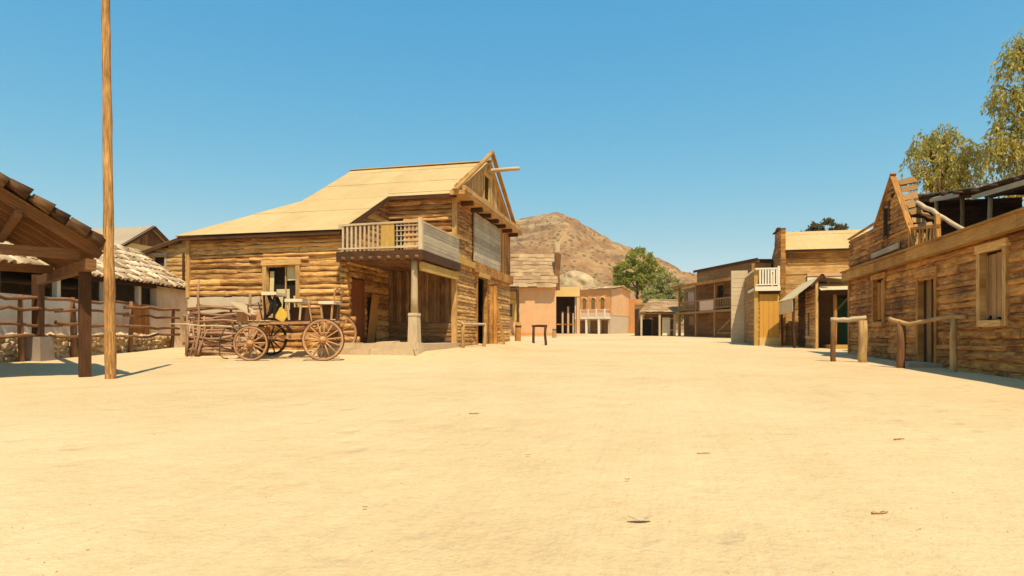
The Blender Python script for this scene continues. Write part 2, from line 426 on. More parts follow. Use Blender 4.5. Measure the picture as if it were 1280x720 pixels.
def panelwall(mb, Mp, x0, x1, z0, z1, opens=(), thick=0.1, d0=-0.012):
    xs = sorted(set([x0, x1]+[v for o in opens for v in (o[0], o[1]) if x0 < v < x1]))
    for a, b in zip(xs, xs[1:]):
        m = (a+b)/2
        cuts = [(o[2], o[3]) for o in opens if o[0] < m < o[1]]
        for p, q in minus(z0, z1, cuts):
            mb.prism([Mp(a, p, d0), Mp(b, p, d0), Mp(b, q, d0), Mp(a, q, d0)], Mp(a, p, d0-thick)-Mp(a, p, d0), [(a, p), (b, p), (b, q), (a, q)])

def clip(poly, conv):
    out = poly
    n = len(conv)
    ar = sum(conv[i][0]*conv[(i+1) % n][1]-conv[(i+1) % n][0]*conv[i][1] for i in range(n))
    cv = conv if ar > 0 else list(reversed(conv))
    for i in range(n):
        a, b = cv[i], cv[(i+1) % n]
        inp = out; out = []
        if not inp: break
        def sd(p): return (b[0]-a[0])*(p[1]-a[1])-(b[1]-a[1])*(p[0]-a[0])
        for k in range(len(inp)):
            p, q = inp[k], inp[(k+1) % len(inp)]
            sp, sq = sd(p), sd(q)
            if sp >= 0: out.append(p)
            if (sp >= 0) != (sq >= 0):
                t = sp/(sp-sq); out.append((p[0]+(q[0]-p[0])*t, p[1]+(q[1]-p[1])*t))
    return out

def roofing(mb, O, U, V, poly, pw, pl, thick=0.012, jit=0.004, lift=0.008, ragged=0.0):
    """sheets laid in courses on the plane O+uU+vV (v runs up the slope)"""
    O = Vector(O); U = Vector(U).normalized(); V = Vector(V).normalized(); n = U.cross(V).normalized()
    if n.z < 0: n = -n
    us = [p[0] for p in poly]; vs = [p[1] for p in poly]
    v = min(vs); row = 0
    while v < max(vs)-0.01:
        v1 = min(v+pl*R(0.94, 1.06), max(vs)+0.01); u = min(us)-R(0, pw)
        while u < max(us):
            u1 = u+pw*R(0.92, 1.08)
            q = clip([(u, v), (u1, v), (u1, v1), (u, v1)], poly)
            if len(q) >= 3:
                j = R(0, jit)+0.003*row; rg = R(-ragged, ragged)
                pts = []
                for a, b in q:
                    lf = lift*(1-(b-v)/(v1-v+1e-6))
                    bb = b-(rg if b-v < 0.001 else 0)
                    pts.append(O+U*a+V*bb+n*(j+lf))
                mb.prism(pts, n*thick, [(a, b) for a, b in q])
            u = u1
        v = v1; row += 1

def tiles(mb, O, U, V, w, l, tw=0.23, tl=0.42, r=0.115, miss=0.02):
    O = Vector(O); U = Vector(U).normalized(); V = Vector(V).normalized(); n = U.cross(V).normalized()
    if n.z < 0: n = -n
    nu = int(w/tw); nv = max(1, int(l/(tl*0.82)))
    for i in range(nu):
        for j in range(nv):
            if R(0, 1) < miss: continue
            b = O+U*((i+0.5)*w/nu+R(-0.02, 0.02))+V*(j*l/nv+R(-0.03, 0.03))+n*R(0.0, 0.025)
            dv = (V+U*R(-0.06, 0.06)+n*R(-0.03, 0.01)).normalized()
            L = tl*R(0.95, 1.1); vs = []; k = 5
            for e in (0, 1):
                rr = r*(1.0 if e == 0 else 0.85)
                for lay in (1.0, 0.84):
                    for a in range(k+1):
                        t = math.pi*a/k
                        vs.append(b+dv*(L*e)+U*(-math.cos(t)*rr*lay)+n*(math.sin(t)*rr*lay*0.85+0.02*(1-e)))
            m = k+1; fs = []; uvs = []
            for a in range(k):
                fs.append((a, a+1, 2*m+a+1, 2*m+a)); fs.append((m+a, 3*m+a, 3*m+a+1, m+a+1)); fs.append((a, m+a, m+a+1, a+1))
                uvs += [[(0, a*.05), (0, a*.05+.05), (L, a*.05+.05), (L, a*.05)]]*2+[[(0, 0), (0.02, 0), (0.02, .05), (0, .05)]]
            mb.add(vs, fs, uvs, True)
            s = b
    return mb

def part_box(name, mat, root, x0, y0, z0, x1, y1, z1, parent=None, space=None):
    m = MB(); m.box(x0, y0, z0, x1, y1, z1); return m.build(name, mat, root, parent, space)
def part_beam(name, mat, root, p, q, w, h, parent=None, space=None, **k):
    m = MB(); m.beam(p, q, w, h, **k); return m.build(name, mat, root, parent, space)
def part_log(name, mat, root, p, q, r0, r1=None, parent=None, space=None, **k):
    m = MB(); m.log(p, q, r0, r1, **k); return m.build(name, mat, root, parent, space)

def frame_around(name, mat, root, Mp, a0, a1, z0, z1, w=0.1, d=0.05, dd=0.0, sill=True, space=None, parent=None):
    """four boards round an opening, standing proud of the wall by d"""
    m = MB()
    def bd(p0, p1, q0, q1, ex=0):
        m.prism([Mp(p0, q0, dd), Mp(p1, q0, dd), Mp(p1, q1, dd), Mp(p0, q1, dd)], Mp(p0, q0, dd+d+ex)-Mp(p0, q0, dd),
                [(q0, p0), (q0, p1), (q1, p1), (q1, p0)] if abs(q1-q0) > abs(p1-p0) else [(p0, q0), (p1, q0), (p1, q1), (p0, q1)])
    for p0, p1 in ((a0-w, a0+0.012), (a1-0.012, a1+w)):
        m.prism([Mp(p0, z0-(w if sill else 0), dd-0.06), Mp(p1, z0-(w if sill else 0), dd-0.06), Mp(p1, z1, dd-0.06), Mp(p0, z1, dd-0.06)], Mp(p0, z0, dd+d)-Mp(p0, z0, dd-0.06), [(z0, p0), (z0, p1), (z1, p1), (z1, p0)])
    bd(a0-w*1.3, a1+w*1.3, z1, z1+w*1.3, 0.015)
    if sill: bd(a0+0.013, a1-0.013, z0-w, z0, 0.03)
    return m.build(name, mat, root, parent, space)

# ================================================================== setting
def make_ground():
    def axis(lo, hi, near0, near1, step):
        a = [near0+step*i for i in range(int((near1-near0)/step)+1)]
        s = step; x = near0
        while x > lo: s *= 1.35; x -= s; a.insert(0, x)
        s = step; x = a[-1]
        while x < hi: s *= 1.35; x += s; a.append(x)
        return a
    xs = axis(-700, 800, -26, 26, 0.4); ys = axis(-150, 700, -4, 48, 0.4)
    vs = [(x, y, G(x, y)) for y in ys for x in xs]; n = len(xs)
    fs = [(j*n+i, j*n+i+1, (j+1)*n+i+1, (j+1)*n+i) for j in range(len(ys)-1) for i in range(n-1)]
    me = bpy.data.meshes.new('ground'); me.from_pydata(vs, [], fs)
    me.polygons.foreach_set('use_smooth', [True]*len(fs)); me.materials.append(M['sand'])
    o = bpy.data.objects.new('ground', me); col.objects.link(o); o['kind'] = 'structure'
    o['label'] = 'wide trampled pale sand street and square'
make_ground()

def make_hill():
    D = 450.0
    prof = [(-200, 418), (60, 400), (200, 352), (330, 315), (450, 292), (560, 283), (637, 273), (662, 269), (680, 265), (692, 263.5), (703, 267), (716, 275),
            (728, 282), (742, 291), (765, 302), (786, 309), (802, 314), (818, 319), (832, 326), (848, 337), (864, 349), (890, 368), (930, 390), (990, 408), (1100, 420)]
    def ridge(px):
        for (a, ya), (b, yb) in zip(prof, prof[1:]):
            if a <= px <= b: return ya+(yb-ya)*(px-a)/(b-a)
        return 421
    nx, ny = 340, 130; vs = []
    for j in range(ny+1):
        t = j/ny                                   # 0 foot (near) .. 0.62 crest .. 1 back foot
        cy = D*(0.55+0.85*t)
        for i in range(nx+1):
            px = -200+1300*i/nx; cx = (px-640)/F_PX*D
            H = max(0.0, (421-ridge(px))/F_PX*D)
            k = sstep(t/0.53) if t < 0.53 else sstep((1-t)/0.47)
            if t < 0.53: k = 0.45*k+0.55*(t/0.53)
            rough = noise.fractal(Vector((cx*0.018, cy*0.018, 1.3)), 1.0, 2.1, 6)
            gul = abs(noise.noise(Vector((cx*0.022+cy*0.006, cy*0.005, 4))))
            z = 1.0+H*k+(rough*9.0-gul*15.0*(1-k*0.8)+4.5*noise.noise(Vector((cx*0.06, cy*0.06, 8)))+3.5*abs(noise.noise(Vector((cx*0.13, cy*0.09, 2)))))*min(1, H/30)*math.sin(math.pi*min(1, t/1.0))*1.0*(1.0 if k < 0.9 else 0.45)-0.6
            vs.append((*c2w(cx, cy), z))
    fs = [(j*(nx+1)+i, j*(nx+1)+i+1, (j+1)*(nx+1)+i+1, (j+1)*(nx+1)+i) for j in range(ny) for i in range(nx)]
    me = bpy.data.meshes.new('hill'); me.from_pydata(vs, [], fs)
    me.polygons.foreach_set('use_smooth', [True]*len(fs)); me.materials.append(M['hill'])
    o = bpy.data.objects.new('hill', me); col.objects.link(o); o['kind'] = 'structure'
    o['label'] = 'bare brown rocky hill behind the town'
make_hill()

# ================================================================== big log house
def log_house():
    T = thing('log_house', 'big two-storey log house with corner balcony, sandy sheet roof and pointed gable', 'house', (-10.5, 22, G(-10.5, 22)))
    zg = 0.35
    # --- low front wing (faces the viewer)
    win = (-12.40, -11.32, 1.72, 3.28)
    m = MB(); Mp = face_y(18.45)
    def r1(z): return (-12.60 if z < 2.30 else -15.32, -9.72)
    siding(m, Mp, zg, 4.22, 0.165, r1, [win], (0.03, 0.095), 0.030, (0.9, 3.4), hv=0.36)
    # staggered log ends at the corner
    z = zg
    while z < 3.25:
        h = 0.2*R(0.85, 1.15); L = 0.10+0.42*sstep((2.6-z)/2.0)*R(0.5, 1.1)+R(0, 0.1)
        m.log((-9.76, 18.40, z+h/2), (-9.72+L, 18.40, z+h/2), h*0.47, h*0.44, 0.01, 7, 3); z += h
    m.build('wall', M['log'], T)
    m = MB(); panelwall(m, Mp, -15.32, -9.72, zg, 4.22, [win]); m.build('wall_backing', M['backing'], T)
    m = MB()                                        # plastered stone footing, lower left
    ys = []
    for i in range(9):
        ys.append((-15.34+2.72*i/8, R(0, 0.035)))
    pts = [(x, 18.36-d, zz) for x, d in ys for zz in (zg,)]
    for (xa, da), (xb, db) in zip(ys, ys[1:]):
        m.prism([(xa, 18.33-da, zg), (xb, 18.33-db, zg), (xb, 18.38-db, 2.28+R(-.02, .02)), (xa, 18.38-da, 2.28+R(-.02, .02))], (0, 0.10, 0))
    o = m.build('footing', M['plaster'], T); o['label'] = 'pale plastered lower corner'
    part_box('corner_post', M['log_tan'], T, -15.40, 18.34, 2.28, -15.27, 18.50, 4.2)
    f = frame_around('window', M['log_tan'], T, Mp, *win, w=0.13, d=0.10)
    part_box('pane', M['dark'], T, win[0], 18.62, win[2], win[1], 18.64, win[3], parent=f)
    m = MB()
    for (xa, za, xb, zb) in ((-12.12, 1.85, -11.66, 2.52), (-11.74, 2.80, -11.35, 3.26), (-11.48, 1.74, -11.35, 2.30)):
        m.beam(((xa+xb)/2, 18.56, za), ((xa+xb)/2+R(-.02, .02), 18.54, zb), xb-xa, 0.02, up=(0, 1, 0), jit=.015)
    m.build('shutter', M['yellowpale'], T, parent=f)
    m = MB(); m.beam((-12.32, 18.53, 1.85), (-12.28, 18.53, 3.1), 0.15, 0.02, up=(0, 1, 0)); m.build('shutter', M['yellowpale'], T, parent=f)
    m = MB(); m.box(-11.80, 18.50, 1.72, -11.76, 18.54, 3.28); m.build('muntin', M['log_tan'], T, parent=f)
    # --- left end wall and the far walls, rear
    m = MB(); Ml = face_xm(-15.30)
    siding(m, Ml, zg, 4.2, 0.22, lambda z: (18.45, 27), (), (0.03, 0.06), 0.015)
    m.build('end_wall', M['log'], T)
    m = MB(); panelwall(m, Ml, 18.45, 27, zg, 4.2); panelwall(m, face_yp(30.6), -13.1, -7.2, zg, 6.0)
    panelwall(m, face_yp(27.0), -15.3, -13.0, zg, 4.2); m.build('rear_wall', M['backing'], T)
    m = MB(); Mg = face_xm(-13.1)
    def rg(z): return (max(21.6, 26.27-(8.3-z)/0.5), min(30.6, 26.27+(8.3-z)/0.5))
    siding(m, Mg, 4.3, 8.2, 0.22, rg, (), (0.03, 0.06), 0.015); m.build('rear_gable', M['log'], T)
    # --- recess under the balcony: side wall with red door, rear wall
    dr = (19.0, 19.95, zg, 2.85)
    m = MB(); Ms = face_xp(-9.75)
    siding(m, Ms, zg, 4.3, 0.2, lambda z: (18.5, 21.94), [dr, (20.15, 20.9, 0.3, 2.3)], (0.03, 0.06), 0.015)
    def rs(z): return (max(18.5, 18.22+(z-4.34)/0.5+0.3), 21.94)
    siding(m, Ms, 4.3, 6.0, 0.2, rs, (), (0.03, 0.06), 0.015)
    m.build('side_wall', M['log'], T)
    m = MB(); panelwall(m, Ms, 18.47, 21.95, zg, 4.2, thick=0.06)
    m.prism([(-9.765, 18.6, 4.2), (-9.765, 21.95, 4.2), (-9.765, 21.95, 5.9)], (-0.06, 0, 0)); m.build('wall_backing', M['backing'], T)
    m = MB(); siding(m, face_xp(-9.74), 19.0, 19.95, 0.24, lambda z: (0.55, 2.85), (), (0.03, 0.04), 0.003, (5, 6), True, swap=True)
    d = m.build('door', M['redwood'], T)
    m = MB(); m.beam((-9.62, 20.2, 0.75), (-9.55, 20.45, 2.4), 0.5, 0.04, up=(1, 0, 0)); o = m.build('door', M['orangewood'], T); o['label'] = 'orange brown plank door leaf standing ajar'
    dk = (-9.68, -9.12, 3.62, 5.35)
    m = MB(); Mr = face_y(21.94)
    siding(m, Mr, 3.6, 6.2, 0.175, lambda z: (-9.75, -7.25), [dk], (0.05, 0.10), 0.032, (1.2, 2.6)); m.build('upper_wall', M['log'], T)
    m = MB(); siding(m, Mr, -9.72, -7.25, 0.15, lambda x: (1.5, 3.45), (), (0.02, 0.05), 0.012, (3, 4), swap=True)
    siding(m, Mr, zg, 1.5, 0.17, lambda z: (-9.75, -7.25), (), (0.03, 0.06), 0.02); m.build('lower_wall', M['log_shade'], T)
    m = MB(); panelwall(m, Mr, -9.75, -7.21, zg, 6.25, [dk]); m.build('wall_backing', M['backing'], T)
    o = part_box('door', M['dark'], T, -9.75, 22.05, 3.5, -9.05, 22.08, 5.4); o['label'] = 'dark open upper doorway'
    # --- balcony
    m = MB(); 
    x = -9.74
    while x < -6.98:
        m.box(x, 18.12, 3.46, min(x+0.2, -6.98), 21.90, 3.58); x += 0.21
    fl = m.build('balcony_floor', M['brown'], T)
    m = MB(); m.box(-9.76, 18.08, 3.30, -6.95, 18.20, 3.60); m.box(-7.07, 18.20, 3.32, -6.95, 21.92, 3.60); m.build('balcony_beam', M['darkwood'], T)
    for i in range(9):
        xx = -9.5+i*0.3
        part_log('joist', M['beamwood'], T, (xx, 18.0, 3.38), (xx, 21.9, 3.38), 0.06, n=6, parent=fl)
    part_beam('brace_beam', M['yellowwood'], T, (-7.06, 18.3, 3.12), (-7.06, 21.9, 3.14), 0.10, 0.26)
    rl = MB(); rl.beam((-9.72, 18.16, 4.43), (-7.02, 18.16, 4.46), 0.07, 0.06); rl.beam((-7.02, 18.16, 4.46), (-7.02, 21.9, 4.48), 0.06, 0.07)
    rl.beam((-9.72, 18.16, 3.70), (-7.1, 18.16, 3.70), 0.05, 0.05)
    rl.box(-7.07, 18.10, 3.6, -6.95, 18.22, 4.56); rail = rl.build('balcony_rail', M['palewood'], T)
    for i in range(9):
        x = -9.60+i*0.145
        part_box('baluster', M['palewood'], T, x, 18.145, 3.62, x+0.062, 18.175, 4.41, parent=rail)
    for i in range(3):
        x = -8.31+i*0.155
        part_beam('baluster', M['yellowwood'], T, (x+.07, 18.17, 3.61), (x+.07+R(-.02, .02), 18.16, 4.42), 0.145, 0.03, parent=rail, up=(0, 1, 0))
    m = MB()
    for i in range(6): m.box(-7.80+i*0.13, 18.165, 3.62, -7.765+i*0.13, 18.18, 4.41)
    for i in range(5): m.box(-7.82, 18.145, 3.72+i*0.155, -7.06, 18.16, 3.75+i*0.155)
    m.build('lattice', M['palewood'], T, parent=rail)
    m = MB(); siding(m, face_xp(-7.02), 3.60, 4.42, 0.135, lambda z: (18.24, 21.9), (), (0.025, 0.03), 0.003, (3, 5), True); m.build('side_panel', M['greywood'], T, parent=rail)
    m = MB(); m.tube([(-7.28, 18.32, z) for z in (1.7, 2.2, 2.9, 3.31)], [0.115, 0.11, 0.10, 0.10], 12); po = m.build('porch_post', M['palewood'], T)
    m = MB(); m.beam((-7.28, 18.32, 0.78), (-7.28, 18.32, 1.62), 0.32, 0.32, taper=0.86); m.beam((-7.28, 18.32, 1.62), (-7.28, 18.32, 1.70), 0.31, 0.31, taper=0.9)
    m.build('pedestal', M['palewood'], T, parent=po)
    # --- plinth of rough stone
    m = MB()
    def stones(x0, y0, x1, y1, z0, z1, w):
        L = math.hypot(x1-x0, y1-y0); t = 0
        while t < L:
            s = R(0.35, 0.8); e = min(L, t+s)
            p = Vector((x0, y0, 0)).lerp(Vector((x1, y1, 0)), t/L); q = Vector((x0, y0, 0)).lerp(Vector((x1, y1, 0)), e/L)
            z = R(-.03, .03)
            m.beam((p.x, p.y, (z0+z1)/2+z), (q.x, q.y, (z0+z1)/2+z+R(-.02, .02)), w*R(.85, 1.15), z1-z0, jit=0.03); t = e
    stones(-10.2, 17.95, -6.9, 17.95, 0.2, 0.80, 0.5); stones(-10.2, 17.72, -6.9, 17.70, 0.2, 0.62, 0.4)
    m.build('plinth', M['plinth'], T)
    part_box('porch_floor', M['plinth'], T, -9.7, 18.2, 0.2, -6.97, 21.9, 0.76)
    # --- street facade (faces +X)
    do = (24.70, 26.10, 0.3, 3.38); Mf = face_xp(-7.19); gw = (25.75, 26.55, 6.72, 7.72)
    m = MB(); siding(m, Mf, zg, 3.72, 0.135, lambda z: (22.0, 30.6), [do], (0.02, 0.055), 0.018, (1.2, 3.0)); m.build('facade', M['log_tan'], T)
    m = MB(); panelwall(m, Mf, 21.94, 30.62, zg, 6.2, [do])
    m.prism([(-7.205, 21.7, 6.15), (-7.205, 30.85, 6.15), (-7.205, 26.27, 8.5)], (-0.08, 0, 0)); m.build('wall_backing', M['backing'], T)
    m = MB(); siding(m, Mf, 3.72, 6.1, 0.17, lambda z: (21.98, 24.1), (), (0.03, 0.06), 0.02, (1, 2.2)); m.build('upper_facade', M['log'], T)
    m = MB(); siding(m, Mf, 28.2, 30.6, 0.2, lambda z: (3.9, 6.1), (), (0.03, 0.05), 0.008, (4, 5), True, swap=True); m.build('upper_facade', M['brown'], T)
    m = MB(); siding(m, face_xp(-7.10), 3.93, 5.86, 0.19, lambda z: (24.05, 28.25), (), (0.04, 0.05), 0.004, (2.5, 5), True)
    o = m.build('sign_panel', M['greywood'], T); o['label'] = 'blank silver grey plank panel'
    part_box('sign_backing', M['backing'], T, -7.185, 24.05, 3.93, -7.105, 28.25, 5.86)
    part_box('band_beam', M['yellowwood'], T, -7.20, 21.92, 3.64, -7.02, 24.04, 3.86)
    part_box('band_beam', M['brown'], T, -7.20, 24.06, 3.52, -7.00, 30.6, 3.90)
    part_box('corner_post', M['log_tan'], T, -7.28, 21.86, 0.7, -7.10, 22.02, 3.62)
    part_box('corner_post', M['log_tan'], T, -7.26, 21.87, 3.9, -7.11, 22.02, 6.1)
    fr = frame_around('door_frame', M['brown'], T, Mf, do[0], do[1], do[2], do[3], 0.16, 0.09, sill=False)
    part_box('lintel', M['yellowwood'], T, -7.18, 24.6, 3.38, -6.99, 26.2, 3.56, parent=fr)
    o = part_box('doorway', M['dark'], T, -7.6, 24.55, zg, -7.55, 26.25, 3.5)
    m = MB(); siding(m, face_xp(-7.0), 0, 0.34, 0.17, lambda z: (0.65, 3.2), (), (0.04, 0.05), 0.004, (4, 5), True, swap=True)
    m.v = [Vector((-7.02+(p.y)*0.95, 26.15+p.y*0.22+(p.x+7), p.z)) for p in m.v]
    d = m.build('door', M['brown'], T); d['label'] = 'brown plank door leaf folded open'
    part_beam('leaning_board', M['orangewood'], T, (-6.55, 26.9, 0.6), (-7.02, 26.95, 3.0), 0.3, 0.05, up=(1, 0, 0))
    m = MB()
    def gr(y): 
        return (6.2, 8.62-0.62*abs(y-26.27)*0.82)
    siding(m, Mf, 21.9, 30.7, 0.16, gr, [gw], (0.03, 0.045), 0.006, (4, 5), True, swap=True); m.build('gable_wall', M['log_tan'], T)
    f = frame_around('gable_window', M['yellowwood'], T, Mf, *gw, w=0.12, d=0.08)
    part_box('pane', M['dark'], T, -7.24, gw[0], gw[2], -7.18, gw[1], gw[3], parent=f)
    m = MB(); m.box(-7.2, 21.45, 5.98, -6.66, 31.05, 6.12); m.box(-6.74, 21.45, 6.12, -6.62, 31.05, 6.28); m.build('cornice', M['log_tan'], T)
    for i in range(7):
        y = 22.6+i*1.27
        part_box('joist', M['darkwood'], T, -7.15, y, 5.82, -6.70, y+0.14, 5.975)
    m = MB()
    m.beam((-6.92, 21.35, 6.12), (-6.92, 26.30, 8.86), 0.10, 0.26, up=(1, 0, 0)) if False else None
    for ya, yb in ((21.30, 26.33), (31.24, 26.21)):
        m.beam((-6.93, ya, 6.10), (-6.93, yb, 8.82), 0.16, 0.09, jit=.006)
    m.build('barge_board', M['cornice'], T)
    part_log('hoist_beam', M['palewood'], T, (-8.0, 26.3, 8.02), (-5.75, 26.3, 8.05), 0.10, 0.085, n=8)
    # --- roof: one long slope from the ridge to the low eave, and the far slopes
    rf = MB(); sl = 0.5; L = math.hypot(1, sl)
    O = (-15.6, 18.1, 4.29)
    def uv(x, y): return (x+15.6, (y-18.1)*L)
    V = (0, 1, sl)
    roofing(rf, O, (1, 0, 0), V, [uv(-15.6, 18.1), uv(-9.60, 18.1), uv(-9.60, 21.6), uv(-13.08, 21.6)], 0.9, 2.2)
    roofing(rf, O, (1, 0, 0), V, [uv(-13.08, 21.6), uv(-6.98, 21.6), uv(-6.98, 26.27), uv(-13.4, 26.27)], 0.9, 2.2)
    roofing(rf, (-13.5, 26.27, 8.385), (1, 0, 0), (0, 1, -0.5), [(0, 0), (6.52, 0), (6.52, 5.3), (0, 5.3)], 0.9, 2.2)
    rf.prism([(-15.6, 18.12, 4.28), (-13.08, 21.6, 6.03), (-13.2, 27.1, 4.5), (-15.6, 27.1, 4.2)], (0, 0, 0.03), [(0, 0), (2, 3), (2, 9), (0, 9)])
    roof = rf.build('roof', M['roof'], T)
    m = MB(); m.beam((-13.5, 26.27, 8.40), (-6.9, 26.27, 8.42), 0.30, 0.035); m.build('ridge_cap', M['roof'], T, parent=roof)
    m = MB(); m.box(-15.55, 18.13, 4.16, -9.66, 18.19, 4.27); m.box(-9.66, 21.60, 5.92, -7.0, 21.66, 6.03)
    m.beam((-9.62, 18.16, 4.20), (-9.62, 21.6, 5.94), 0.05, 0.14); m.build('fascia', M['darkwood'], T, parent=roof)
log_house()

# ------------------------------------------------------------------ shed behind its left end
def log_shed():
    x, y = c2w(-14.2, 28)
    T = thing('log_shed', 'small tan log shed with sloping roof and tiny window behind the tile roofed stable', 'shed', (x, y, Gc(-14.2, 28)), YAW)
    def top(cx): return 5.38-0.37*abs(cx+14.0) if cx < -14.0 else 5.38-0.45*(cx+14.0)
    wn = (-15.62, -15.17, 4.05, 4.52)
    Mp = face_y(28)
    m = MB()
    siding(m, Mp, 0.3, 5.3, 0.21, lambda z: (-17.0 if z < 4.3 else -14.0-(5.34-z)/0.37, -10.3 if z < 3.7 else -14.0+(5.34-z)/0.45), [wn], (0.03, 0.06), 0.02)
    m.build('wall', M['log_tan'], T, space=CAM)
    m = MB(); panelwall(m, Mp, -17, -10.3, 0.3, 3.6); m.prism([(-17, 28.02, 3.6), (-10.3, 28.02, 3.6), (-14, 28.02, 5.3), (-17, 28.02, 4.2)], (0, 0.08, 0)); m.build('wall_backing', M['backing'], T, space=CAM)
    m = MB(); m.box(-17, 28.1, 0.3, -16.9, 32, 4.1); m.box(-10.4, 28.1, 0.3, -10.3, 32, 3.5); m.box(-17, 31.9, 0.3, -10.3, 32, 3.6); m.build('side_wall', M['log_tan'], T, space=CAM)
    f = frame_around('window', M['greywood'], T, Mp, *wn, w=0.08, d=0.06, space=CAM)
    part_box('pane', M['dark'], T, wn[0], 28.0, wn[2], wn[1], 28.01, wn[3], parent=f, space=CAM)
    part_beam('post', M['darkwood'], T, (-14.33, 27.93, 0.3), (-14.33, 27.93, 4.6), 0.1, 0.08, space=CAM)
    m = MB(); roofing(m, (-14.0, 27.7, 5.42), (0, 1, 0), (-1, 0, -0.37), [(0, 0), (4.5, 0), (4.5, 3.4), (0, 3.4)], 0.8, 1.8)
    roofing(m, (-14.0, 27.7, 5.42), (0, 1, 0), (1, 0, -0.45), [(0, 0), (4.5, 0), (4.5, 4.0), (0, 4.0)], 0.8, 1.8)
    r = m.build('roof', M['shingle'], T, space=CAM)
    m = MB(); m.beam((-14, 27.72, 5.33), (-17.3, 27.72, 4.11), 0.06, 0.13); m.build('barge_board', M['darkwood'], T, parent=r, space=CAM)
log_shed()

# ------------------------------------------------------------------ yellow gabled house far left
def gabled_house():
    ax, ay = c2w(-21.6, 38)
    T = thing('gabled_house', 'yellow walled house with brown boarded gable behind the tile roofed stable', 'house', (ax-4, ay, G(ax-4, ay)))
    Mp = face_xp(ax); m = MB(); panelwall(m, Mp, ay-3.0, ay+3.0, 0.2, 5.6, thick=0.25, d0=0)
    m.prism([(ax, ay-2.9, 5.6), (ax, ay+2.9, 5.6), (ax, ay+1.2, 6.7), (ax, ay-1.2, 6.7)], (-0.25, 0, 0)); m.build('wall', M['ochre'], T)
    m = MB(); siding(m, face_xp(ax+0.01), ay-1.5, ay+1.5, 0.2, lambda y: (6.35, 7.42-0.62*abs(y-ay)), (), (0.03, 0.05), 0.005, (4, 5), True, swap=True); m.build('gable_boards', M['beamwood'], T)
    m = MB(); panelwall(m, face_y(ay-3.0), ax-8, ax, 0.2, 5.6, thick=0.2, d0=0); panelwall(m, face_yp(ay+3.0), ax-8, ax, 0.2, 5.6, thick=0.2, d0=0); panelwall(m, face_xm(ax-8), ay-3, ay+3, 0.2, 5.6, thick=0.2, d0=0); m.build('side_wall', M['ochre'], T)
    m = MB()
    for s in (-1, 1): roofing(m, (ax-8.3, ay, 7.5), (1, 0, 0), (0, s, -0.62), [(0, 0), (8.8, 0), (8.8, 4.2), (0, 4.2)], 0.9, 2.1)
    r = m.build('roof', M['greyroof'], T)
    m = MB()
    for s in (-1, 1): m.beam((ax+0.42, ay, 7.44), (ax+0.42, ay+s*3.55, 5.22), 0.09, 0.2)
    m.build('barge_board', M['darkwood'], T, parent=r)
gabled_house()

# ------------------------------------------------------------------ stable with clay tile roof
def stable():
    x, y = c2w(-13.6, 20.5)
    T = thing('stable', 'low whitewashed stable under a weathered clay tile roof left of the log house', 'stable', (x, y, Gc(-13.6, 20.5)), YAW)
    X = -13.6
    Mp = face_xp(X)
    door = (22.9, 24.1, 0.2, 2.2)
    m = MB(); panelwall(m, Mp, 13.5, 24.5, 0.1, 2.15, [door], thick=0.25, d0=0); panelwall(m, Mp, 24.5, 26.8, 0.1, 2.95, thick=0.25, d0=0)
    m.build('wall', M['white'], T, space=CAM)
    m = MB(); panelwall(m, face_yp(26.8), -18.2, X-0.26, 0.1, 2.9, thick=0.25, d0=0); m.prism([(X-.3, 26.79, 2.9), (-18.2, 26.79, 2.9), (-15.9, 26.79, 4.35)], (0, -.25, 0)); m.build('end_wall', M['white'], T, space=CAM)
    m = MB(); panelwall(m, face_y(13.5), -18.2, X-0.26, 0.1, 2.9, thick=0.25, d0=0); m.prism([(X-.3, 13.51, 2.9), (-18.2, 13.51, 2.9), (-15.9, 13.51, 4.35)], (0, .25, 0)); m.build('end_wall', M['white'], T, space=CAM)
    m = MB(); panelwall(m, face_xm(-18.2), 13.5, 26.8, 0.1, 2.9, thick=0.2, d0=0); m.build('rear_wall', M['plaster'], T, space=CAM)
    m = MB(); siding(m, face_xp(X-0.1), door[0], door[1], 0.2, lambda z: (0.3, 2.18), (), (0.03, 0.05), 0.006, (4, 5), True, swap=True); m.build('door', M['orangewood'], T, space=CAM)
    for cy in (14.6, 16.9, 19.2, 21.4, 23.4):
        part_box('post', M['creampaint'], T, X-0.2, cy, 2.15, X-0.05, cy+0.16, 2.85, space=CAM)
    part_box('eave_beam', M['darkwood'], T, X-0.2, 13.5, 2.82, X+0.0, 24.5, 2.98, space=CAM)
    sl = 0.66; Ls = math.hypot(1, sl)
    m = MB(); roofing(m, (X+0.17, 13.2, 2.88), (0, 1, 0), (-1, 0, sl), [(0, 0), (13.9, 0), (13.9, 2.46*Ls), (0, 2.46*Ls)], 1.2, 1.2, lift=0.0)
    m.prism([(-15.9, 13.2, 4.5), (-15.9, 27.1, 4.5), (-18.5, 27.1, 2.8), (-18.5, 13.2, 2.8)], (0, 0, 0.03)); m.build('roof_deck', M['darkwood'], T, space=CAM)
    m = MB(); tiles(m, (X+0.20, 13.2, 2.90), (0, 1, 0), (-1, 0, sl), 13.9, 2.5*Ls, 0.27, 0.5, 0.135, 0.03); tl = m.build('roof_tiles', M['tile'], T, space=CAM)
    m = MB()
    for i in range(34):
        cy = 13.3+i*0.41
        m.tube([(-15.9, cy, 4.53+R(-.02, .03)), (-15.9+R(-.03, .03), cy+0.48, 4.56)], [0.15, 0.12], 8)
    m.build('ridge_tiles', M['tile'], T, parent=tl, space=CAM)
stable()

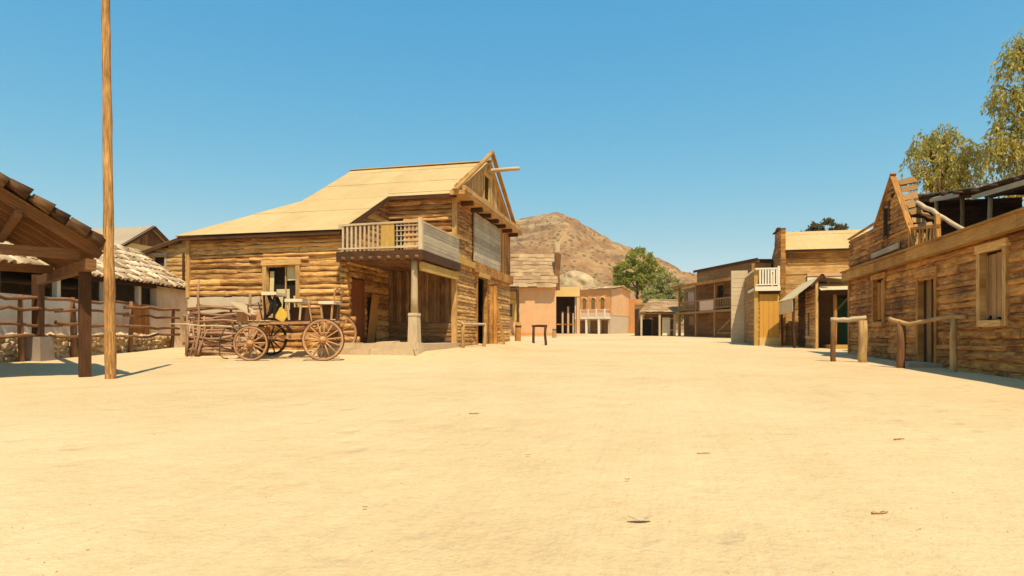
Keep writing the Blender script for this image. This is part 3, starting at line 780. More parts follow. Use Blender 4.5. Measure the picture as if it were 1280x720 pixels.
def stone_wall():
    x, y = c2w(-12.95, 19.5)
    T = thing('stone_wall', 'low rubble stone wall under the branch rail fence', 'wall', (x, y, Gc(-12.95, 19.5)), YAW, kind='thing')
    m = MB(); m.box(-13.12, 15.0, 0.0, -12.82, 24.0, 0.92)
    m.build('core', M['plaster'], T, space=CAM)
    m = MB()
    def stone(c, r):
        vs = []; fs = []
        import bmesh
        bm = bmesh.new(); bmesh.ops.create_icosphere(bm, subdivisions=1, radius=1)
        sx, sy, sz = r*R(.8, 1.3), r*R(.9, 1.6), r*R(.6, .95)
        for v in bm.verts:
            k = R(.85, 1.12); vs.append((c[0]+v.co.x*sx*k, c[1]+v.co.y*sy*k, c[2]+v.co.z*sz*k))
        fs = [tuple(v.index for v in f.verts) for f in bm.faces]
        m.add(vs, fs, [[(0, 0), (.1, 0), (.1, .1)]]*len(fs)); bm.free()
    cy = 15.0
    while cy < 24.05:
        z = 0.25
        while z < 1.0:
            stone((-12.85+R(-.04, .04), cy+R(-.05, .05), z+R(-.03, .03)), R(.10, .17)); z += 0.17
        stone((-12.97, cy, 0.96+R(-.06, .06)), R(.12, .18)); cy += 0.2
    for cy in (24.05,):
        for z in (.35, .55, .75, .95): stone((-12.97, cy, z), .15)
    m.build('stones', M['stone'], T, space=CAM)
stone_wall()

def rail_fence():
    x, y = c2w(-12.5, 19.5)
    T = thing('rail_fence', 'rough branch rail fence in front of the whitewashed stable', 'fence', (x, y, Gc(-12.5, 19.5)), YAW)
    X = -12.62
    for cy in (14.2, 16.4, 18.4, 18.9, 21.2, 23.8):
        part_log('post', M['fencewood'], T, (X+R(-.04, .04), cy, 0.1), (X+R(-.06, .06), cy+R(-.05, .05), 2.05+R(-.05, .12)), 0.075, 0.06, n=7, space=CAM)
    for h, n in ((0.98, 3), (1.32, 3), (1.66, 3), (1.98, 3)):
        a = 14.0
        for b in (17.6, 20.7, 23.9):
            part_log('rail', M['fencewood'], T, (X+0.08, a, h+R(-.06, .06)), (X+0.09, b+0.2, h+R(-.05, .1)), R(.045, .06), R(.035, .05), wob=0.045, n=7, space=CAM); a = b
    for k in range(7):
        cy = 18.45+k*0.09
        part_log('stake', M['fencewood'], T, (X+.03, cy, 0.3), (X+R(-.05, .05), cy, 1.75+R(-.2, .2)), 0.04, 0.03, n=6, space=CAM)
rail_fence()

# ------------------------------------------------------------------ open shelter, near left
def shelter():
    W = Matrix.Rotation(YAW+math.radians(42), 4, 'Z')
    ox, oy = c2w(-7.75, 12.1)
    T = thing('open_shelter', 'open timber shelter with ragged tile roof at the left edge', 'shelter', (ox, oy, G(ox, oy)), YAW+math.radians(42))
    g = -G(ox, oy)                                   # local z of absolute 0
    sl = 0.63; Ls = math.hypot(1, sl); Ln = 4.3
    ze = 2.62+g
    S = 'local'
    # local x = outwards (eave side), local y = along the eave, away
    m = MB(); roofing(m, (0, 0, ze), (0, 1, 0), (-1, 0, sl), [(0, 0), (Ln, 0), (Ln, 3.3*Ls), (0, 3.3*Ls)], 0.3, 3.9*Ls, 0.025, 0.006, 0.0)
    roofing(m, (-6.6, 0, ze), (0, 1, 0), (1, 0, sl), [(0, 0), (Ln, 0), (Ln, 3.3*Ls), (0, 3.3*Ls)], 0.3, 3.9*Ls, 0.025, 0.006, 0.0)
    deck = m.build('roof_deck', M['log_shade'], T, space=S)
    m = MB(); tiles(m, (0.06, -0.1, ze+0.04), (0, 1, 0), (-1, 0, sl), Ln+0.2, 3.3*Ls, 0.25, 0.46, 0.13, 0.03)
    tiles(m, (-6.6, -0.1, ze+0.04), (0, 1, 0), (1, 0, sl), Ln+0.2, 3.3*Ls, 0.25, 0.46, 0.13, 0.03)
    k = 0.0
    while k < 3.2:                                   # ragged tile ends hanging over the near rake
        b = Vector((0.0-k, -0.12-R(0, .08), ze+k*sl+0.10+R(-.01, .06)))
        m.tube([b, b+Vector((-0.30, R(-.03, .03), 0.30*sl))], [R(.09, .14), R(.07, .11)], 7); k += R(0.18, 0.34)
    tl = m.build('roof_tiles', M['tiledark'], T, space=S)
    for i in range(6):
        yy = 0.12+i*(Ln-0.24)/5
        part_beam('rafter', M['beamwood'], T, (0.0, yy, ze-0.09), (-3.3, yy, ze-0.09+3.3*sl), 0.11, 0.15, space=S)
        part_beam('rafter', M['beamwood'], T, (-6.6, yy, ze-0.09), (-3.3, yy, ze-0.09+3.3*sl), 0.11, 0.15, space=S)
    for k in (1.25, 2.4):
        part_beam('purlin', M['beamwood'], T, (-k, 0.02, ze-0.24+k*sl), (-k, Ln, ze-0.24+k*sl), 0.10, 0.12, space=S)
    part_beam('ridge_beam', M['darkwood'], T, (-3.3, 0.0, ze-0.2+3.3*sl), (-3.3, Ln, ze-0.2+3.3*sl), 0.14, 0.2, space=S)
    part_beam('eave_beam', M['beamwood'], T, (-0.19, -0.1, 2.33+g), (-0.30, Ln+2.2, 2.45+g), 0.17, 0.21, space=S)
    part_beam('eave_beam', M['darkwood'], T, (-6.3, -0.1, 2.38+g), (-6.3, Ln, 2.38+g), 0.17, 0.21, space=S)
    part_beam('tie_beam', M['beamwood'], T, (-0.3, Ln-0.2, 2.55+g), (-6.3, Ln-0.2, 2.55+g), 0.14, 0.18, space=S)
    part_beam('tie_beam', M['beamwood'], T, (-0.3, 0.42, 2.55+g), (-6.3, 0.42, 2.55+g), 0.14, 0.18, space=S)
    part_beam('post', M['darkwood'], T, (-0.19, 0.57, -0.3), (-0.19, 0.57, 2.25+g), 0.19, 0.19, space=S)
    for (xx, yy) in ((-6.3, 0.5), (-6.3, Ln-0.4)):
        part_beam('post', M['darkwood'], T, (xx, yy, -0.4), (xx, yy, 2.28+g), 0.19, 0.19, space=S)
    cx, cy = -12.55, 16.95
    b = MB(); b.beam((cx, cy, 0.1), (cx, cy, 0.98), 0.54, 0.5, taper=0.93, jit=.02); blk = b.build('footing', M['concrete'], T, space=CAM)
    part_beam('post', M['darkwood'], T, (cx, cy, 1.02), (cx, cy, 2.62), 0.2, 0.2, space=CAM)
    m = MB(); m.box(cx-0.95, cy-0.2, 0.1, cx-0.4, cy+0.3, 0.95); m.build('bench_block', M['darkwood'], T, space=CAM)
shelter()

def pole():
    cx, cy = -7.52, 12.0; x, y = c2w(cx, cy)
    T = thing('timber_pole', 'very tall slender timber pole leaning slightly beside the open shelter', 'pole', (x, y, G(x, y)))
    m = MB(); n = 22; pts = []; rr = []
    bx, by = c2w(cx, cy); tx, ty = c2w(cx-0.12, cy+0.02)
    for i in range(n+1):
        t = i/n; pts.append((bx+(tx-bx)*t*1.1+R(-.006, .006), by+(ty-by)*t+R(-.006, .006), G(x, y)-0.3+(8.7)*t)); rr.append((0.100-0.030*t)*R(.93, 1.06))
    m.tube(pts, rr, 12); m.build('shaft', M['polewood'], T)
pole()

# ------------------------------------------------------------------ wagon
def wagon():
    cx0, cy0 = -6.3, 18.75; x, y = c2w(cx0, cy0)
    g = G(x, y)
    T = thing('wooden_wagon', 'old wooden wagon running gear with red spoked wheels and three seats beside the log wall', 'wagon', (x, y, g), YAW)
    S = 'local'
    def wheel(lx, ly, r, nsp, black=False):
        zb = Gc(cx0+lx, cy0+ly)-g
        c = Vector((lx, ly, zb+r)); seg = 36; m = MB()
        for (ra, rb, w, mat) in ((r*0.86, r*0.965, 0.055, 0),):
            pass
        def ring(ra, rb, w):
            mm = MB(); vs = []
            for i in range(seg):
                a = 2*math.pi*i/seg
                for (rad, o) in ((ra, -w/2), (rb, -w/2), (rb, w/2), (ra, w/2)):
                    vs.append(c+Vector((math.cos(a)*rad, o, math.sin(a)*rad)))
            fs = []; uvs = []
            for i in range(seg):
                j = (i+1) % seg
                for k in range(4):
                    l = (k+1) % 4
                    fs.append((i*4+k, j*4+k, j*4+l, i*4+l)); d = 2*math.pi*r/seg
                    uvs.append([(i*d, k*.05), (i*d+d, k*.05), (i*d+d, k*.05+.05), (i*d, k*.05+.05)])
            mm.add(vs, fs, uvs, False); return mm
        rim = M['blackiron'] if black else M['wheel']
        w = ring(r*0.87, r*0.965, 0.06).build('wheel', rim, T, space=S)
        ring(r*0.965, r, 0.065).build('tyre', M['blackiron'] if black else M['iron'], T, parent=w, space=S)
        mm = MB(); mm.tube([c+Vector((0, -.16, 0)), c+Vector((0, -.07, 0)), c+Vector((0, .07, 0)), c+Vector((0, .15, 0))], [.055, .095, .095, .06], 12)
        mm.build('hub', M['wheel'], T, parent=w, space=S)
        ph = R(0, 1)
        for i in range(nsp):
            a = 2*math.pi*(i+ph)/nsp; d = Vector((math.cos(a), 0, math.sin(a)))
            mm = MB(); mm.tube([c+d*0.07+Vector((0, -.02, 0)), c+d*r*0.5+Vector((0, 0, 0)), c+d*r*0.88], [.026, .022, .019], 6)
            mm.build('spoke', rim if black else M['wheel'], T, parent=w, space=S)
        return c
    fl = -1.06; rr_ = 0.98
    c1 = wheel(fl, -0.72, 0.50, 12); c2 = wheel(fl+0.02, 0.72, 0.50, 12, True)
    c3 = wheel(rr_, -0.72, 0.60, 14); c4 = wheel(rr_+0.02, 0.72, 0.60, 14)
    part_beam('axle', M['darkwood'], T, c1, c2, 0.11, 0.12, space=S); part_beam('axle', M['darkwood'], T, c3, c4, 0.11, 0.12, space=S)
    part_beam('reach_beam', M['wheel'], T, (fl, 0, 0.60), (rr_, 0, 0.68), 0.1, 0.1, space=S)
    for yy in (-0.42, 0.42):
        part_beam('side_sill', M['wheel'], T, (fl-0.15, yy, 1.02), (rr_+0.38, yy, 1.06), 0.06, 0.07, space=S)
    for xx, z in ((fl, 0.66), (rr_, 0.78)):
        part_beam('bolster', M['wheel'], T, (xx, -0.55, z+0.16), (xx, 0.55, z+0.16), 0.13, 0.22, space=S)
    m = MB()
    for i in range(4): m.beam((fl-0.1+i*0.16, -0.48, 1.10), (fl-0.1+i*0.16, 0.48, 1.10), 0.13, 0.025)
    for i in range(3): m.beam((0.85+i*0.17, -0.48, 1.13), (0.45+i*0.19, 0.48, 1.13), 0.14, 0.025)
    m.build('deck', M['palewood'], T, space=S)
    m = MB(); m.beam((fl-0.72, 0, 1.62), (fl-0.12, 0, 1.26), 0.9, 0.05); m.build('footboard', M['palewood'], T, space=S)
    m = MB(); m.beam((fl-0.30, 0, 1.06), (fl-0.30, 0, 1.36), 0.8, 0.05, up=(0, 1, 0)); m.beam((fl-0.18, -.4, 1.1), (fl-0.18, -.4, 1.42), .06, .06); m.build('dash_panel', M['wheel'], T, space=S)
    def seat(xx, zt, L, dark, back=0.0, mat='cloth', legs=None):
        s = MB(); s.beam((xx, -0.45, zt-0.04), (xx, 0.45, zt-0.04), L, 0.09, jit=0.008)
        st = s.build('seat', M[mat], T, space=S)
        for a in (-1, 1):
            for b in (-1, 1):
                part_beam('seat_leg', M[dark], T, (xx+a*(L/2-0.05)*0.75, b*0.36, 1.12), (xx+a*(L/2-0.05), b*0.38, zt-0.085), 0.05, 0.05, parent=st, space=S)
        return st
    st = seat(-0.66, 1.92, 0.42, 'blackiron')
    for yy in (-0.3, 0.3):
        m = MB(); m.tube([(-0.72, yy, 1.84), (-0.62, yy, 1.6), (-0.66, yy, 1.35), (-0.85, yy, 1.12)], [.05, .07, .06, .03], 7); m.build('seat_bracket', M['blackiron'], T, parent=st, space=S)
    st = seat(0.05, 1.72, 0.50, 'palewood')
    m = MB(); m.beam((0.10, 0, 1.12), (0.10, 0, 1.50), 0.6, 0.10, up=(0, 1, 0), taper=0.9); m.build('seat_box', M['darkwood'], T, parent=st, space=S)
    st = seat(0.98, 1.66, 0.44, 'wheel')
    m = MB(); m.beam((0.98, 0, 1.14), (0.98, 0, 1.57), 0.5, 0.14, up=(0, 1, 0)); m.build('seat_box', M['darkwood'], T, parent=st, space=S)
    m = MB(); m.beam((-0.42, -0.3, 1.12), (-0.25, -0.3, 1.42), 0.3, 0.03, up=(0, 1, 0)); m.build('side_board', M['yellowcloth'], T, space=S)
    for yy in (-0.5, 0.72):                           # arched mudguards over the front wheels
        m = MB(); vs = []; fs = []; uvs = []; k = 10; c = Vector((fl+0.1, yy, 0.5))
        if yy < 0: continue
        for i in range(k+1):
            a = math.radians(25+i*11.5)
            for rad in (0.60, 0.63):
                for o in (-0.13, 0.13): vs.append(c+Vector((math.cos(a)*rad, o, math.sin(a)*rad)))
        for i in range(k):
            b = i*4; n4 = b+4
            for q in ((0, 1, 5, 4), (3, 2, 6, 7), (2, 0, 4, 6), (1, 3, 7, 5)):
                fs.append(tuple(b+t for t in q)); uvs.append([(0, 0), (.1, 0), (.1, .1), (0, .1)])
        m.add(vs, fs, uvs); m.build('mudguard', M['blackiron'], T, space=S)
    part_log('tongue', M['palewood'], T, (fl+0.1, 0.0, 0.86), (fl-2.6, -0.1, 1.02), 0.028, 0.020, space=S)
    m = MB(); m.tube([(-1.95, -.35, 0.9), (-2.08, -.4, 0.55), (-2.06, -.45, 0.12), (-1.92, -.5, 0.03), (-1.80, -.5, 0.02)], .018, 6); m.build('chain', M['iron'], T, space=S)
    for xx in (-0.35, 0.55):
        m = MB(); m.tube([(xx-.25, -.46, 1.0), (xx-.1, -.47, .88), (xx+.12, -.47, .9), (xx+.3, -.46, 1.0)], .018, 6); m.build('spring', M['iron'], T, space=S)
    for xx, zt, h in ((-0.66, 1.92, 0.0), (0.05, 1.72, 0.0), (0.98, 1.66, 0.34)):
        if h:
            m = MB(); m.beam((xx+.2, -.4, zt), (xx+.26, -.4, zt+h), .04, .04); m.beam((xx+.2, .4, zt), (xx+.26, .4, zt+h), .04, .04); m.beam((xx+.26, -.44, zt+h), (xx+.26, .44, zt+h), .05, .07); m.build('seat_back', M['wheel'], T, space=S)
    m = MB(); m.tube([(fl-.15, -.42, 1.05), (fl-.2, -.43, 1.5), (fl+.1, -.43, 1.62), (fl+.22, -.43, 1.1)], .02, 6); m.build('step_iron', M['iron'], T, space=S)
    part_log('brake_lever', M['wheel'], T, (0.62, -.52, .8), (0.50, -.55, 1.75), .025, .02, n=6, space=S)
wagon()

# ------------------------------------------------------------------ stacked branch fence by the log wall
def branch_fence():
    cx0, cy0 = -9.2, 19.9; x, y = c2w(cx0, cy0); g = G(x, y)
    T = thing('branch_fence', 'tangled fence of stacked dry branches before the plastered corner of the log house', 'fence', (x, y, g), YAW)
    for i, lx in enumerate((-0.9, -0.72, -0.5, -0.35, -0.1, 0.45, 0.8, 1.0)):
        h = (1.25, 1.05, 2.35, 1.2, 1.1, 1.5, 1.3, 1.9)[i]
        part_log('stake', M['branch'], T, (lx+R(-.12, .12), R(-.12, .12), -0.15), (lx+R(-.05, .05), R(-.05, .05), h), R(.04, .075), R(.025, .045), wob=0.04, n=7, space='local')
    for i in range(34):
        z = 0.06+i*0.044; a = -0.9+R(-.15, .4); b = 1.05+R(-.6, .3)
        part_log('rail', M['branch'], T, (a, R(-.16, .16), z+R(-.04, .04)), (b, R(-.16, .16), z+R(-.08, .10)), R(.03, .065), R(.02, .045), wob=0.06, n=6, space='local')
    for i in range(9):
        lx = -0.85+R(0, 0.5)
        part_log('stick', M['branch'], T, (lx, -.2+R(-.1, .1), 0), (lx+R(-.25, .25), R(-.15, .1), R(.7, 1.15)), R(.03, .05), R(.02, .03), wob=0.05, n=6, space='local')
branch_fence()

# ------------------------------------------------------------------ hitching rails
def hitch(label, pa, pb, rail, ra=0.09, rb=0.09, ma='railwood', mb_='railwood', mr='railwood', rr=0.055):
    cx0 = (pa[0]+pb[0])/2; cy0 = (pa[1]+pb[1])/2; x, y = c2w(cx0, cy0)
    T = thing('hitching_rail', label, 'hitching rail', (x, y, G(x, y)), YAW, group='hitching rails along the street')
    for p, r, mm in ((pa, ra, ma), (pb, rb, mb_)):
        part_log('post', M[mm], T, (p[0]+p[3], p[1], Gc(p[0], p[1])-0.3), (p[0], p[1], p[2]), r, r*0.9, wob=0.02, n=9, space=CAM)
    m = MB(); pts = [Vector(q) for q in rail]; full = []
    for a, b in zip(pts, pts[1:]):
        for k in range(4): full.append(a.lerp(b, k/4)+Vector((0, 0, R(-.008, .008))))
    full.append(pts[-1]); m.tube(full, [rr*R(.9, 1.1) for _ in full], 9)
    m.build('rail', M[mr], T, space=CAM)
hitch('short hitching rail with stout pale post at the far corner of the plank building',
      (8.90, 17.7, 1.42, -.02), (9.46, 17.25, 1.42, 0), [(8.84, 17.75, 1.45), (9.2, 17.5, 1.44), (9.52, 17.2, 1.49)], 0.075, 0.125, 'beamwood', 'railwood', 'palewood', 0.065)
hitch('crooked sagging hitching rail before the doorway of the right-hand building',
      (9.18, 15.1, 1.35, -.03), (9.56, 13.85, 1.40, 0), [(9.02, 15.3, 1.40), (9.25, 14.9, 1.27), (9.45, 14.4, 1.36), (9.55, 13.9, 1.43), (9.62, 13.55, 1.39)], 0.10, 0.075, 'beamwood', 'railwood', 'railwood', 0.05)
hitch('slender hitching rail before the street door of the log house',
      (-1.72, 22.5, 1.48, 0), (-1.05, 24.6, 1.50, 0), [(-1.75, 22.4, 1.44), (-1.4, 23.5, 1.42), (-1.02, 24.7, 1.46)], 0.07, 0.065, 'railwood', 'railwood', 'palewood', 0.045)
hitch('small dark hitching rail out in the street before the pink building',
      (1.08, 31.9, 1.52, 0), (1.64, 31.4, 1.50, 0), [(1.02, 31.95, 1.50), (1.7, 31.35, 1.50)], 0.07, 0.07, 'darkwood', 'darkwood', 'darkwood', 0.06)
def short_post(label, cx, cy, h, r, lean, mat):
    x, y = c2w(cx, cy); T = thing('wooden_post', label, 'post', (x, y, G(x, y)), YAW)
    part_log('shaft', M[mat], T, (0, 0, -0.25), (lean, 0, h), r*1.08, r*0.92, wob=0.015, n=10, space='local')
    m = MB(); m.tube([(lean*.8, 0, h*0.80), (lean*.83, 0, h*0.86)], r*1.08, 10); m.build('iron_band', M['iron'], T, space='local')
short_post('stout yellowish wooden post leaning beside the far corner of the log house', 0.28, 33.6, 1.15, 0.17, 0.06, 'orangewood')
short_post('short brown post before the orange door', 12.95, 30.8, 1.05, 0.09, 0.03, 'orangewood')
short_post('dark stake beside the tin lean-to roof of the hut', 13.2, 30.0, 1.2, 0.06, -0.05, 'darkwood')
short_post('low worn post far away before the red balcony house', 3.4, 52, 0.8, 0.16, 0.05, 'railwood')

# ================================================================== right-hand building
def plank_saloon():
    X = 6.58
    T = thing('plank_house', 'brown plank building with steep gable, broken balustrade and roof terrace at the right edge', 'house', (9, 16, G(9, 16)))
    Mp = face_xm(X); zg = 0.0
    do = (17.50, 18.50, zg, 2.50); wr = (14.28, 15.20, 1.32, 2.72); wl = (21.1, 22.05, 1.42, 2.74)
    ops = [do, wr, wl]
    m = MB(); siding(m, Mp, zg, 2.98, 0.155, lambda z: (7.0, 24.8), ops, (0.03, 0.075), 0.016, (1.0, 3.0), hv=0.35); m.build('wall', M['brown'], T)
    m = MB(); panelwall(m, Mp, 7.0, 24.8, zg, 3.1, ops); m.build('wall_backing', M['backing'], T)
    m = MB(); panelwall(m, face_yp(24.8), X, 13, zg, 3.1, d0=0); panelwall(m, face_xp(13), 7, 24.8, zg, 6, d0=0); panelwall(m, face_y(7.0), X, 13, zg, 3.1, d0=0); m.build('side_wall', M['brown'], T)
    m = MB(); 
    y = 6.8
    while y < 24.9:
        e = min(24.95, y+R(2.4, 4.2)); m.beam((X-0.13, y, 3.10+R(-.012, .012)), (X-0.13, e, 3.10+R(-.012, .012)), 0.24, 0.27, jit=0.008); y = e+0.006
    m.box(X-0.30, 6.8, 3.24, X+0.05, 24.95, 3.29); m.build('cornice', M['cornice'], T)
    m = MB(); m.box(X, 7.0, 3.0, 13, 24.8, 3.08); m.build('terrace_deck', M['darkwood'], T)
    part_box('corner_board', M['brown'], T, X-0.07, 24.7, 0.1, X-0.01, 24.86, 2.95)
    # door, windows
    f = frame_around('door_frame', M['brown'], T, Mp, do[0], do[1], do[2], do[3], 0.14, 0.08, sill=False)
    part_box('threshold', M['greywood'], T, X-0.75, 17.1, 0.12, X-0.02, 18.9, 0.34)
    m = MB(); siding(m, face_xm(X+0.16), 18.22, 18.5, 0.14, lambda z: (0.3, 2.48), (), (0.03, 0.04), 0.003, (4, 5), True, swap=True); d = m.build('door', M['farbrown'], T); d['label'] = 'half open brown plank door leaf'
    part_box('doorway', M['dark'], T, X+0.55, 17.3, zg, X+0.6, 18.8, 2.6)
    for w, mt in ((wr, 'farbrown'), (wl, 'brown')):
        f = frame_around('window', M['log_tan'] if w is wr else M['brown'], T, Mp, *w, w=0.13, d=0.09)
        m = MB(); siding(m, face_xm(X+0.06), w[0], w[1], 0.15, lambda z: (w[2]+R(0, .1), w[3]-R(0, .12)), (), (0.02, 0.035), 0.004, (4, 5), True, swap=True)
        m.build('shutter', M[mt], T, parent=f)
        part_box('pane', M['dark'], T, X+0.10, w[0], w[2], X+0.12, w[1], w[3], parent=f)
    # false front and gable
    gw = (20.75, 21.12, 3.95, 4.85)
    def gtop(y):
        if y >= 21.75: return 4.52-0.035*(y-21.75)+0.05*math.sin(y*5)
        if y >= 20.45: return 4.52+(21.75-y)*0.98
        return max(3.3, 5.78-(20.45-y)*1.40)
    m = MB(); siding(m, Mp, 3.30, 5.50, 0.155, lambda z: (20.45-(5.56-z)/1.31, 24.8 if z < 4.42 else 20.45+(5.56-z)/0.83), [gw], (0.03, 0.07), 0.016, (1.0, 2.4), hv=0.35); m.build('false_front', M['brown'], T)
    m = MB(); m.prism([Mp(y, z, -0.012) for y, z in ((18.72, 3.3), (24.8, 3.3), (24.8, 4.36), (21.75, 4.42), (20.45, 5.47))], (0.09, 0, 0)); m.build('wall_backing', M['backing'], T)
    f = frame_around('gable_window', M['darkwood'], T, Mp, *gw, w=0.07, d=0.06); part_box('pane', M['dark'], T, X+.0, gw[0], gw[2], X+.02, gw[1], gw[3], parent=f)
    m = MB(); m.tube([(X-.05, 20.45, 5.10), (X-.02, 20.45, 5.10)], 0.13, 10); m.build('vent', M['dark'], T)
    m = MB()
    m.beam((X-0.1, 18.45, 2.98+.0), (X-0.1, 20.50, 5.87), 0.34, 0.05) if False else None
    m.beam((X-0.03, 18.66, 3.34), (X-0.03, 20.50, 5.66), 0.15, 0.06, jit=.01); m.beam((X-0.03, 21.95, 4.38), (X-0.03, 20.40, 5.68), 0.15, 0.06)
    m.beam((X-0.02, 24.9, 4.44), (X-0.02, 21.9, 4.54), 0.09, 0.05, jit=.01); m.build('barge_board', M['brown'], T)
    m = MB(); 
    for k in range(9):
        t = k/9; m.beam((X+.06, 18.72+1.72*t, 3.40+2.2*t), (X+R(.18, .5), 18.72+1.72*t+R(-.08, .08), 3.40+2.2*t+R(-.10, .10)), R(.12, .26), 0.03, up=(0, -.82, .57), jit=.02)
    m.build('broken_shingles', M['farbrown'], T)
    part_beam('sign_board', M['greywood'], T, (X-0.10, 19.75, 3.52), (X-0.10, 22.1, 3.50), 0.04, 0.16)
    # leaning balustrade
    m = MB(); m.beam((X-.02, 19.2, 3.88), (X-.02, 17.35, 3.66), 0.07, 0.08); m.beam((X-.02, 19.2, 3.36), (X-.02, 17.35, 3.34), 0.07, 0.07)
    m.beam((X-.02, 19.15, 3.3), (X-.02, 19.15, 4.05), 0.09, 0.09); m.beam((X-.02, 17.38, 3.3), (X-.02, 17.45, 3.95), 0.09, 0.09); ra = m.build('balustrade', M['brown'], T)
    for i in range(7):
        y = 17.6+i*0.225
        part_beam('baluster', M['cornice'], T, (X-.03, y+.04, 3.37), (X-.03, y+R(-.08, .02), 3.66+0.118*(y-17.35)), 0.022, 0.085, parent=ra, up=(0, 1, 0))
    part_log('brace', M['palewood'], T, (X+0.35, 19.9, 4.75), (X+0.15, 16.3, 3.34), 0.06, 0.05, n=7)
    part_log('brace', M['cornice'], T, (X+0.45, 20.0, 4.45), (X+0.2, 17.8, 3.85), 0.05, 0.045, n=7)
    # terrace roof, posts, rear wall
    XR = 9.0
    for i, (y, zt) in enumerate(((24.0, 5.60), (22.15, 5.26), (20.4, 4.92), (18.2, 4.62), (15.5, 4.38))):
        part_log('terrace_post', M['railwood'] if i % 2 else M['palewood'], T, (XR, y, 3.08), (XR, y+R(-.05, .05), zt), 0.075, 0.065, n=8)
    part_log('terrace_beam', M['darkwood'], T, (XR, 25.6, 5.87), (XR, 20.3, 4.96), 0.08, n=8); part_log('terrace_beam', M['darkwood'], T, (XR, 20.6, 4.94), (XR, 11.0, 4.16), 0.08, n=8)
    m = MB(); siding(m, face_y(25.5), 3.1, 5.75, 0.2, lambda z: (8.7, 12.2), (), (0.02, 0.05), 0.01); siding(m, face_xm(12.2), 3.1, 5.2, 0.2, lambda z: (9, 25), (), (0.02, 0.05), 0.01); m.build('terrace_wall', M['darkwood'], T)  # dark timber carries the shade beneath the terrace roof in its colour
    m = MB(); panelwall(m, face_y(25.5), 8.7, 12.2, 3.0, 5.8); panelwall(m, face_xm(12.22), 9, 25.4, 3.0, 5.6); m.build('wall_backing', M['backing'], T)
    m = MB()
    roofing(m, (8.55, 20.3, 5.10), (1, 0, 0), (0, 1, 0.170), [(0, 0), (4.6, 0), (4.6, 5.5), (0, 5.5)], 0.8, 1.9, 0.02, 0.02, 0.02, 0.10)
    roofing(m, (8.55, 9.0, 4.16), (1, 0, 0), (0, 1, 0.080), [(0, 0), (4.6, 0), (4.6, 11.4), (0, 11.4)], 0.8, 1.9, 0.02, 0.02, 0.02, 0.10)
    rf = m.build('terrace_roof', M['greyroof'], T)
    for y in range(12, 26):
        z = 5.02+(y-20.3)*.17 if y > 20.3 else 4.08+(y-9)*.08
        part_log('rafter', M['darkwood'], T, (8.4+R(-.2, .1), y, z+.02), (12.4, y+R(-.2, .2), z-.02), 0.05, n=6, parent=rf)
    for (y0, y1, s, dz) in ((21.0, 23.0, .16, -.02), (17.6, 20.2, .08, -.08), (24.0, 25.3, .17, -.05)):
        zz = 5.02+(y0-20.3)*.17 if y0 > 20.3 else 4.08+(y0-9)*.08
        m = MB(); m.beam((8.47, y0, zz+dz), (8.45, y1, zz+dz+(y1-y0)*s*.7), 0.03, 0.13, jit=.03); o = m.build('hanging_sheet', M['tin'], T, parent=rf)
    m = MB()
    m.beam((8.6, 22.6, 5.4), (8.55, 22.75, 6.0), .10, .04, jit=.02); m.build('broken_batten', M['darkwood'], T, parent=rf)
    part_beam('shelf_board', M['palewood'], T, (8.9, 20.3, 3.95), (8.9, 22.6, 4.0), 0.05, 0.16)
plank_saloon()

